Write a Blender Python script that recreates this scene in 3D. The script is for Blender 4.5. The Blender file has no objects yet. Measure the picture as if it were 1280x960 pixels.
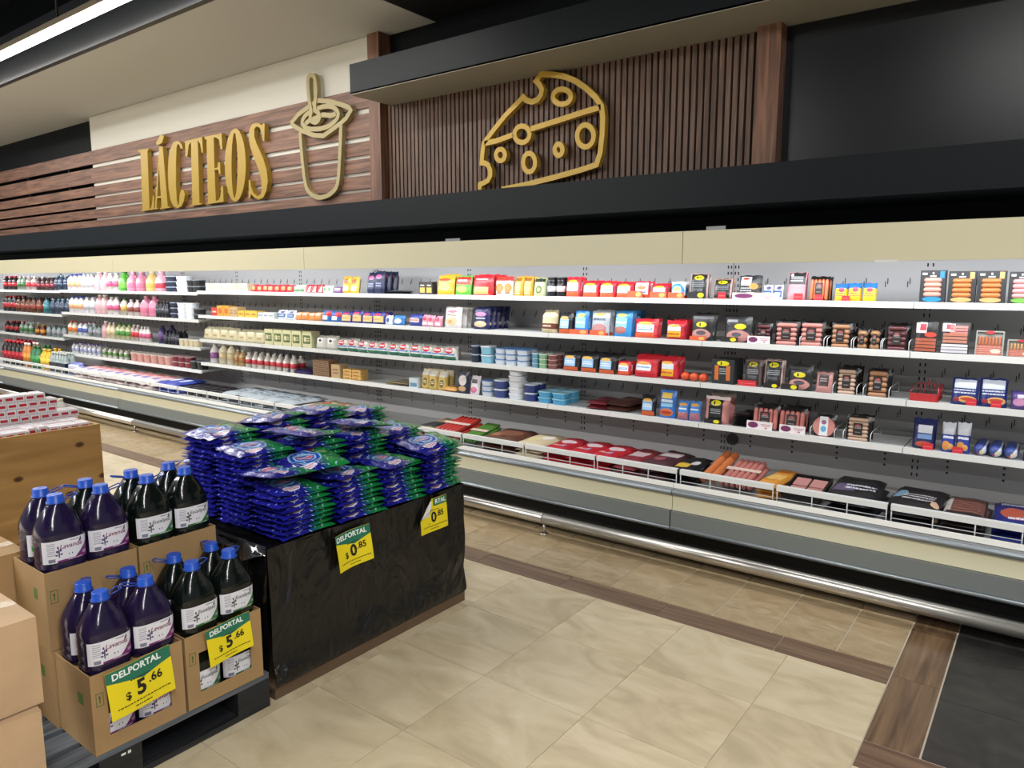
import bpy, bmesh, math, random
from mathutils import Vector, Matrix, noise
random.seed(7)
SC = bpy.context.scene
COL = SC.collection
PI = math.pi
R = math.radians

# ---------------------------------------------------------------- camera
cd = bpy.data.cameras.new('camera'); cam = bpy.data.objects.new('camera', cd); COL.objects.link(cam)
cam.location = (0, 0, 1.70); cam.rotation_euler = (R(90 - 8.08), 0, R(36.9))
cd.sensor_width = 36; cd.lens = 912 / 1280 * 36; cd.clip_start = .05; cd.clip_end = 100
SC.camera = cam
# ---------------------------------------------------------------- world, exposure
w = bpy.data.worlds.new('world'); SC.world = w; w.use_nodes = True
w.node_tree.nodes['Background'].inputs[0].default_value = (.80, .81, .83, 1)
w.node_tree.nodes['Background'].inputs[1].default_value = .26
SC.view_settings.view_transform = 'Standard'; SC.view_settings.look = 'None'
SC.view_settings.gamma = 1; SC.view_settings.exposure = 0.27; SC.view_settings.use_curve_mapping = False
# ---------------------------------------------------------------- the store's linear ceiling lamps (their light)
LAMP_ROWS = [(-10.2, 3.30, 4.10, 5.5), (3.0, -.15, 4.25, 4), (-8.8, -2.2, 4.25, 4.6), (-10.0, -5.0, 4.25, 4.6)]     # x, y, z, half length
LAMP_POWER = [190, 380, 620, 400]
def area_light(name, loc, sx, sy, power, rot=(0, 0, 0), col=(1, .985, .965)):
    l = bpy.data.lights.new(name, 'AREA'); l.shape = 'RECTANGLE'; l.size = sx; l.size_y = sy
    l.energy = power; l.color = col
    o = bpy.data.objects.new(name, l); o.location = loc; o.rotation_euler = rot; COL.objects.link(o); return o
for (lx, ly, lz, lh), pw in zip(LAMP_ROWS, LAMP_POWER):
    area_light('lamp_light', (lx, ly, lz - .065), 2 * lh, .10, pw)

# ---------------------------------------------------------------- helpers
def lin(h):
    if isinstance(h, (tuple, list)): return (h[0], h[1], h[2], 1)
    def c(s):
        v = int(s, 16) / 255
        return v / 12.92 if v <= .04045 else ((v + .055) / 1.055) ** 2.4
    return (c(h[0:2]), c(h[2:4]), c(h[4:6]), 1)
MATS = {}
def newmat(name):
    m = bpy.data.materials.new(name); m.use_nodes = True
    return m, m.node_tree.nodes, m.node_tree.links, m.node_tree.nodes['Principled BSDF']
def mat(name, col, rough=.5, metal=0, emit=0, alpha=None, trans=0, spec=None, bump=0, bscale=40, ior=None, coat=0):
    if name in MATS: return MATS[name]
    m, N, L, b = newmat(name)
    b.inputs['Base Color'].default_value = lin(col)
    b.inputs['Roughness'].default_value = rough; b.inputs['Metallic'].default_value = metal
    if emit: b.inputs['Emission Color'].default_value = lin(col); b.inputs['Emission Strength'].default_value = emit
    if trans: b.inputs['Transmission Weight'].default_value = trans
    if spec is not None: b.inputs['Specular IOR Level'].default_value = spec
    if ior: b.inputs['IOR'].default_value = ior
    if coat: b.inputs['Coat Weight'].default_value = coat; b.inputs['Coat Roughness'].default_value = .08
    if alpha is not None: b.inputs['Alpha'].default_value = alpha
    if bump:
        t = N.new('ShaderNodeTexCoord'); n = N.new('ShaderNodeTexNoise'); n.inputs['Scale'].default_value = bscale; n.inputs['Detail'].default_value = 4
        bp = N.new('ShaderNodeBump'); bp.inputs['Strength'].default_value = bump; bp.inputs['Distance'].default_value = .01
        L.new(t.outputs['Object'], n.inputs['Vector']); L.new(n.outputs['Fac'], bp.inputs['Height']); L.new(bp.outputs['Normal'], b.inputs['Normal'])
    MATS[name] = m; return m
def wood(name, c1, c2, axis, scale=3.0, rough=.5, stretch=14, knots=None, use_world=True):
    """grain runs along the given axis (0 x, 1 y, 2 z)"""
    if name in MATS: return MATS[name]
    m, N, L, b = newmat(name)
    g = N.new('ShaderNodeNewGeometry') if use_world else N.new('ShaderNodeTexCoord')
    src = g.outputs['Position'] if use_world else g.outputs['Object']
    oi = N.new('ShaderNodeObjectInfo'); ml = N.new('ShaderNodeMath'); ml.operation = 'MULTIPLY'; ml.inputs[1].default_value = 37
    L.new(oi.outputs['Random'], ml.inputs[0])
    ad = N.new('ShaderNodeVectorMath'); ad.operation = 'ADD'; L.new(src, ad.inputs[0]); L.new(ml.outputs[0], ad.inputs[1])
    mp = N.new('ShaderNodeMapping'); s = [stretch * scale] * 3; s[axis] = scale * .8; mp.inputs['Scale'].default_value = s
    L.new(ad.outputs[0], mp.inputs['Vector'])
    n = N.new('ShaderNodeTexNoise'); n.inputs['Scale'].default_value = 1; n.inputs['Detail'].default_value = 6; n.inputs['Distortion'].default_value = .6
    L.new(mp.outputs[0], n.inputs['Vector'])
    r = N.new('ShaderNodeValToRGB'); r.color_ramp.elements[0].position = .33; r.color_ramp.elements[1].position = .68
    r.color_ramp.elements[0].color = lin(c1); r.color_ramp.elements[1].color = lin(c2); L.new(n.outputs['Fac'], r.inputs[0])
    out = r.outputs[0]
    if knots:
        v = N.new('ShaderNodeTexVoronoi'); v.inputs['Scale'].default_value = 1
        mk = N.new('ShaderNodeMapping'); ks = [5.0] * 3; ks[axis] = 3.2; mk.inputs['Scale'].default_value = ks
        v.voronoi_dimensions = '2D'; sx_ = N.new('ShaderNodeSeparateXYZ'); cx_ = N.new('ShaderNodeCombineXYZ')
        L.new(src, mk.inputs['Vector']); L.new(mk.outputs[0], sx_.inputs[0]); L.new(sx_.outputs[1], cx_.inputs[0]); L.new(sx_.outputs[2], cx_.inputs[1]); L.new(cx_.outputs[0], v.inputs['Vector'])
        rr = N.new('ShaderNodeValToRGB'); rr.color_ramp.elements[0].position = .05; rr.color_ramp.elements[1].position = .10
        rr.color_ramp.elements[0].color = (1, 1, 1, 1); rr.color_ramp.elements[1].color = (0, 0, 0, 1)
        L.new(v.outputs['Distance'], rr.inputs[0])
        mx = N.new('ShaderNodeMix'); mx.data_type = 'RGBA'; mx.inputs[7].default_value = lin(knots)
        L.new(rr.outputs[0], mx.inputs[0]); L.new(out, mx.inputs[6]); out = mx.outputs[2]
    L.new(out, b.inputs['Base Color']); b.inputs['Roughness'].default_value = rough
    MATS[name] = m; return m
def printed(name, base, layers, rough=.4, grad=None, bump=0, glint_flecks=None, coat=0):
    """flat printed artwork in UV space: base colour plus shape layers and painted glints"""
    if name in MATS: return MATS[name]
    m, N, L, b = newmat(name)
    uv = N.new('ShaderNodeUVMap'); uv.uv_map = 'UVMap'
    def V(op, a, bb=None):
        n = N.new('ShaderNodeVectorMath'); n.operation = op
        for i, x in enumerate((a, bb)):
            if x is None: continue
            if isinstance(x, tuple): n.inputs[i].default_value = x
            else: L.new(x, n.inputs[i])
        return n
    def M(op, a, bb=None):
        n = N.new('ShaderNodeMath'); n.operation = op
        for i, x in enumerate((a, bb)):
            if x is None: continue
            if isinstance(x, (int, float)): n.inputs[i].default_value = x
            else: L.new(x, n.inputs[i])
        return n.outputs[0]
    def mix(fac, a, col):
        n = N.new('ShaderNodeMix'); n.data_type = 'RGBA'; L.new(fac, n.inputs[0])
        if isinstance(a, tuple): n.inputs[6].default_value = a
        else: L.new(a, n.inputs[6])
        n.inputs[7].default_value = lin(col); return n.outputs[2]
    cur = lin(base)
    if grad:
        pos, wid, c2 = grad
        sp = N.new('ShaderNodeSeparateXYZ'); L.new(uv.outputs[0], sp.inputs[0])
        nz = N.new('ShaderNodeTexNoise'); nz.inputs['Scale'].default_value = 6; L.new(uv.outputs[0], nz.inputs['Vector'])
        x = M('ADD', sp.outputs[0], M('MULTIPLY', M('SUBTRACT', nz.outputs['Fac'], .5), .25))
        mr = N.new('ShaderNodeMapRange'); mr.inputs[1].default_value = pos - wid; mr.inputs[2].default_value = pos + wid
        L.new(x, mr.inputs[0]); cur = mix(mr.outputs[0], cur, c2)
    for ly in layers:
        k, cx, cy, rx, ry = ly[:5]; col = ly[-1]
        d = V('DIVIDE', V('SUBTRACT', uv.outputs[0], (cx, cy, 0)).outputs[0], (rx, ry, 1))
        if k in 'eo':
            l = V('LENGTH', d.outputs[0]).outputs['Value']; f = M('LESS_THAN', l, 1.0)
            if k == 'o': f = M('MULTIPLY', f, M('GREATER_THAN', l, ly[5]))
        else:
            ab = V('ABSOLUTE', d.outputs[0]); sp = N.new('ShaderNodeSeparateXYZ'); L.new(ab.outputs[0], sp.inputs[0])
            f = M('LESS_THAN', M('MAXIMUM', sp.outputs[0], sp.outputs[1]), 1.0)
            if k == 't':
                n = ly[5]; s2 = N.new('ShaderNodeSeparateXYZ'); L.new(d.outputs[0], s2.inputs[0])
                fr = M('FRACT', M('MULTIPLY', M('ADD', s2.outputs[1], 1.0), n / 2))
                f = M('MULTIPLY', f, M('MULTIPLY', M('GREATER_THAN', fr, .28), M('LESS_THAN', fr, .78)))
                nn = N.new('ShaderNodeTexNoise'); nn.inputs['Scale'].default_value = 1; mp = N.new('ShaderNodeMapping')
                mp.inputs['Scale'].default_value = (9 + 3 * n, n * .5, 1); L.new(d.outputs[0], mp.inputs[0]); L.new(mp.outputs[0], nn.inputs['Vector'])
                f = M('MULTIPLY', f, M('GREATER_THAN', nn.outputs['Fac'], .44))
            if k == 'h':   # horizontal rows (links, slices)
                n = ly[5]; s2 = N.new('ShaderNodeSeparateXYZ'); L.new(d.outputs[0], s2.inputs[0])
                fr = M('FRACT', M('MULTIPLY', M('ADD', s2.outputs[1], 1.0), n / 2)); f = M('MULTIPLY', f, M('GREATER_THAN', fr, .22))
            if k == 'v':
                n = ly[5]; s2 = N.new('ShaderNodeSeparateXYZ'); L.new(d.outputs[0], s2.inputs[0])
                fr = M('FRACT', M('MULTIPLY', M('ADD', s2.outputs[0], 1.0), n / 2)); f = M('MULTIPLY', f, M('GREATER_THAN', fr, .22))
            if k == 'd':   # area above the diagonal
                s2 = N.new('ShaderNodeSeparateXYZ'); L.new(d.outputs[0], s2.inputs[0])
                f = M('MULTIPLY', f, M('GREATER_THAN', M('SUBTRACT', s2.outputs[0], M('MULTIPLY', s2.outputs[1], ly[5])), .35))
        cur = mix(f, cur, col)
    if glint_flecks:  # pale specks over the print, serving as painted glints
        sc, th, col, x0, x1 = glint_flecks
        n = N.new('ShaderNodeTexNoise'); n.inputs['Scale'].default_value = sc; n.inputs['Detail'].default_value = 2; L.new(uv.outputs[0], n.inputs['Vector'])
        sp = N.new('ShaderNodeSeparateXYZ'); L.new(uv.outputs[0], sp.inputs[0])
        f = M('MULTIPLY', M('GREATER_THAN', n.outputs['Fac'], th), M('MULTIPLY', M('GREATER_THAN', sp.outputs[0], x0), M('LESS_THAN', sp.outputs[0], x1)))
        cur = mix(f, cur, col)
    if isinstance(cur, tuple): b.inputs['Base Color'].default_value = cur
    else: L.new(cur, b.inputs['Base Color'])
    b.inputs['Roughness'].default_value = rough
    if coat: b.inputs['Coat Weight'].default_value = coat; b.inputs['Coat Roughness'].default_value = .12
    if bump:
        t = N.new('ShaderNodeTexCoord'); n = N.new('ShaderNodeTexNoise'); n.inputs['Scale'].default_value = 28; n.inputs['Detail'].default_value = 3; n.inputs['Distortion'].default_value = .8
        bp = N.new('ShaderNodeBump'); bp.inputs['Strength'].default_value = bump; bp.inputs['Distance'].default_value = .012
        L.new(t.outputs['Object'], n.inputs['Vector']); L.new(n.outputs['Fac'], bp.inputs['Height']); L.new(bp.outputs['Normal'], b.inputs['Normal'])
    MATS[name] = m; return m

class MB:
    def __init__(s): s.v = []; s.f = []; s.mi = []; s.uv = []; s.sm = []
    def face(s, idx, mi=0, uv=None, smooth=False):
        s.f.append(idx); s.mi.append(mi); s.uv.append(uv); s.sm.append(smooth)
    def box(s, x0, x1, y0, y1, z0, z1, mi=0, frontuv=False):
        a = len(s.v)
        s.v += [(x0, y0, z0), (x1, y0, z0), (x1, y1, z0), (x0, y1, z0), (x0, y0, z1), (x1, y0, z1), (x1, y1, z1), (x0, y1, z1)]
        q = [(0, 0), (1, 0), (1, 1), (0, 1)]
        edge = [(.01, .01)] * 4
        for k, i in enumerate(((0, 1, 5, 4), (1, 2, 6, 5), (2, 3, 7, 6), (3, 0, 4, 7), (4, 5, 6, 7), (3, 2, 1, 0))):
            s.face([a + j for j in i], mi, q if (k == 0 or not frontuv) else edge)
        return s
    def grid(s, fn, nu, nv, mi=0, smooth=True, flip=False, uvf=None):
        a = len(s.v)
        for j in range(nv + 1):
            for i in range(nu + 1): s.v.append(fn(i / nu, j / nv))
        for j in range(nv):
            for i in range(nu):
                q = [a + j * (nu + 1) + i, a + j * (nu + 1) + i + 1, a + (j + 1) * (nu + 1) + i + 1, a + (j + 1) * (nu + 1) + i]
                u = [(i / nu, j / nv), ((i + 1) / nu, j / nv), ((i + 1) / nu, (j + 1) / nv), (i / nu, (j + 1) / nv)]
                if uvf: u = [uvf(*p) for p in u]
                if flip: q = q[::-1]; u = u[::-1]
                s.face(q, mi, u, smooth)
        return s
    def lathe(s, prof, n=12, mi=0, sx=1, sy=1, c=(0, 0), smooth=True, mats=None, sq=0):
        """profile of (r, z); mats gives a material per band; sq>0 squares the section"""
        a = len(s.v)
        for r, z in prof:
            for i in range(n):
                t = math.tau * i / n; cx, cy = math.cos(t), math.sin(t)
                if sq:
                    e = 1 - sq * .55
                    cx = math.copysign(abs(cx) ** e, cx); cy = math.copysign(abs(cy) ** e, cy)
                s.v.append((c[0] + r * cx * sx, c[1] + r * cy * sy, z))
        for j in range(len(prof) - 1):
            for i in range(n):
                k = (i + 1) % n
                s.face([a + j * n + i, a + j * n + k, a + (j + 1) * n + k, a + (j + 1) * n + i], mats[j] if mats else mi,
                       [(i / n, j / len(prof)), ((i + 1) / n, j / len(prof)), ((i + 1) / n, (j + 1) / len(prof)), (i / n, (j + 1) / len(prof))], smooth)
        s.face([a + i for i in range(n)][::-1], mats[0] if mats else mi, None)
        s.face([a + (len(prof) - 1) * n + i for i in range(n)], mats[-1] if mats else mi, None)
        return s
    def tube(s, pts, r, n=8, mi=0, closed=False):
        pts = [Vector(p) for p in pts]; a = len(s.v); m = len(pts); up = None
        for i, p in enumerate(pts):
            if closed: d = (pts[(i + 1) % m] - pts[i - 1]).normalized()
            else: d = (pts[min(i + 1, m - 1)] - pts[max(i - 1, 0)]).normalized()
            if up is None: up = d.orthogonal().normalized()
            up = (up - d * up.dot(d)); up = up.normalized() if up.length > 1e-6 else d.orthogonal().normalized()
            sd = d.cross(up)
            for k in range(n):
                t = math.tau * k / n; s.v.append(tuple(p + (up * math.cos(t) + sd * math.sin(t)) * r))
        for i in range(m if closed else m - 1):
            j = (i + 1) % m
            for k in range(n):
                l = (k + 1) % n; s.face([a + i * n + k, a + i * n + l, a + j * n + l, a + j * n + k], mi, None, True)
        if not closed:
            s.face([a + k for k in range(n)][::-1], mi); s.face([a + (m - 1) * n + k for k in range(n)], mi)
        return s
    def capsule(s, p0, p1, r, n=8, mi=0):
        p0, p1 = Vector(p0), Vector(p1); d = (p1 - p0).normalized(); up = d.orthogonal().normalized(); sd = d.cross(up)
        L = (p1 - p0).length; rings = [(-r * .95 + r, .25), (-r * .7 + r, .68), (r * .75, .95), (r * 1.4, 1.0), (L - r * 1.4, 1.0), (L - r * .75, .95), (L - r * .3, .68), (L - r * .05, .25)]
        a = len(s.v)
        for t, k in rings:
            for i in range(n):
                an = math.tau * i / n; s.v.append(tuple(p0 + d * t + (up * math.cos(an) + sd * math.sin(an)) * r * k))
        for j in range(len(rings) - 1):
            for i in range(n):
                k = (i + 1) % n; s.face([a + j * n + i, a + j * n + k, a + (j + 1) * n + k, a + (j + 1) * n + i], mi, None, True)
        s.face([a + i for i in range(n)][::-1], mi, None, True); s.face([a + (len(rings) - 1) * n + i for i in range(n)], mi, None, True)
        return s
    def mesh(s, name, mats):
        me = bpy.data.meshes.new(name); me.from_pydata(s.v, [], s.f)
        for m in mats: me.materials.append(m)
        me.polygons.foreach_set('material_index', s.mi); me.polygons.foreach_set('use_smooth', s.sm)
        ul = me.uv_layers.new(name='UVMap'); dat = []
        for f, u in zip(s.f, s.uv):
            for k in range(len(f)): dat += list(u[k]) if u else [.01, .01]
        ul.data.foreach_set('uv', dat); me.update(); return me
def obj(name, me, parent=None, loc=(0, 0, 0), rot=(0, 0, 0)):
    o = bpy.data.objects.new(name, me); COL.objects.link(o); o.location = loc; o.rotation_euler = rot
    if parent: o.parent = parent
    return o
def tag(o, label, cat, group=None):
    o['label'] = label; o['category'] = cat
    if group: o['group'] = group
    return o
def thing(name, label, cat, loc=(0, 0, 0), rot=(0, 0, 0), group=None):
    return tag(obj(name, None, None, loc, rot), label, cat, group)
def struct(name, mb, mats, parent=None):
    o = obj(name, mb.mesh(name, mats), parent)
    if not parent: o['kind'] = 'structure'
    return o
def part(name, mb, mats, parent, loc=(0, 0, 0), rot=(0, 0, 0)):
    return obj(name, mb.mesh(name, mats if isinstance(mats, list) else [mats]), parent, loc, rot)
def boxpart(name, b, m, parent): return part(name, MB().box(*b), m, parent)
def prism(poly, holes, y0, y1):
    """flat outline in x,z with holes, given thickness along y"""
    bm = bmesh.new(); edges = []; loops = []
    for ring in [poly] + holes:
        vs = [bm.verts.new((x, y0, z)) for x, z in ring]; loops.append(vs)
        for i in range(len(vs)): edges.append(bm.edges.new((vs[i], vs[(i + 1) % len(vs)])))
    bmesh.ops.triangle_fill(bm, use_beauty=True, use_dissolve=False, edges=edges)
    fs = list(bm.faces); r = bmesh.ops.extrude_face_region(bm, geom=fs)
    for g in r['geom']:
        if isinstance(g, bmesh.types.BMVert): g.co.y = y1
    bmesh.ops.recalc_face_normals(bm, faces=bm.faces)
    return bm
def bm_mesh(bm, name, mats):
    me = bpy.data.meshes.new(name); bm.to_mesh(me); bm.free()
    for m in mats: me.materials.append(m)
    return me
def ribbon(pts, wd, y0, y1, closed, mb):
    """flat bar of width wd following a path in x,z"""
    P = [Vector((p[0], p[1])) for p in pts]; n = len(P); L = []; Rr = []
    for i in range(n):
        if closed: a, b = P[i - 1], P[(i + 1) % n]
        else: a, b = P[max(i - 1, 0)], P[min(i + 1, n - 1)]
        d1 = (P[i] - a).normalized() if (P[i] - a).length > 1e-6 else (b - P[i]).normalized()
        d2 = (b - P[i]).normalized() if (b - P[i]).length > 1e-6 else d1
        n1 = Vector((-d1.y, d1.x)); n2 = Vector((-d2.y, d2.x)); nn = (n1 + n2)
        nn = nn.normalized() if nn.length > .2 else n1
        k = min(1.5, 1 / max(.45, nn.dot(n1)))
        L.append(P[i] + nn * wd / 2 * k); Rr.append(P[i] - nn * wd / 2 * k)
    a = len(mb.v)
    for i in range(n): mb.v += [(L[i].x, y0, L[i].y), (Rr[i].x, y0, Rr[i].y), (Rr[i].x, y1, Rr[i].y), (L[i].x, y1, L[i].y)]
    for i in range(n if closed else n - 1):
        j = (i + 1) % n
        for k in range(4):
            l = (k + 1) % 4; mb.face([a + i * 4 + k, a + i * 4 + l, a + j * 4 + l, a + j * 4 + k])
    if not closed: mb.face([a, a + 1, a + 2, a + 3]); mb.face([a + (n - 1) * 4 + k for k in (3, 2, 1, 0)])
    return mb
def smooth_path(pts, closed, sub=3):
    out = []; n = len(pts)
    for i in range(n if closed else n - 1):
        p0 = pts[(i - 1) % n] if closed or i > 0 else pts[i]; p1 = pts[i]; p2 = pts[(i + 1) % n]
        p3 = pts[(i + 2) % n] if closed or i + 2 < n else p2
        for k in range(sub):
            t = k / sub
            out.append(tuple(.5 * ((2 * p1[c]) + (-p0[c] + p2[c]) * t + (2 * p0[c] - 5 * p1[c] + 4 * p2[c] - p3[c]) * t * t + (-p0[c] + 3 * p1[c] - 3 * p2[c] + p3[c]) * t ** 3) for c in (0, 1)))
    if not closed: out.append(pts[-1])
    return out
DG = None
def text_verts(s, size, bold=0.0, align='CENTER', shear=0):
    """glyph outlines of a line of lettering as verts and faces in x,z"""
    c = bpy.data.curves.new('lettering', 'FONT'); c.body = s; c.size = size; c.align_x = align; c.align_y = 'CENTER'
    c.offset = bold * size; c.resolution_u = 3; c.shear = shear
    o = bpy.data.objects.new('lettering', c); COL.objects.link(o)
    dg = bpy.context.evaluated_depsgraph_get(); me = bpy.data.meshes.new_from_object(o.evaluated_get(dg))
    v = [(p.co.x, p.co.y) for p in me.vertices]; f = [list(p.vertices) for p in me.polygons]
    bpy.data.objects.remove(o); bpy.data.curves.remove(c); bpy.data.meshes.remove(me)
    return v, f
ORD = ['first', 'second', 'third', 'fourth', 'fifth', 'sixth', 'seventh', 'eighth', 'ninth', 'tenth', 'eleventh', 'twelfth', 'thirteenth', 'fourteenth', 'fifteenth', 'sixteenth', 'seventeenth', 'eighteenth', 'nineteenth', 'twentieth', 'twenty-first', 'twenty-second', 'twenty-third', 'twenty-fourth']
def MB_ell(cx, cz, rx_, rz_, y0=-.0008, y1=0, n=18):
    m_ = MB(); a = 0
    for y in (y0, y1): m_.v += [(cx + rx_ * math.cos(math.tau * i / n), y, cz + rz_ * math.sin(math.tau * i / n)) for i in range(n)]
    m_.face(list(range(n))); m_.face([n + i for i in range(n)][::-1])
    for i in range(n): m_.face([(i + 1) % n, i, n + i, n + (i + 1) % n])
    return m_

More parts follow.
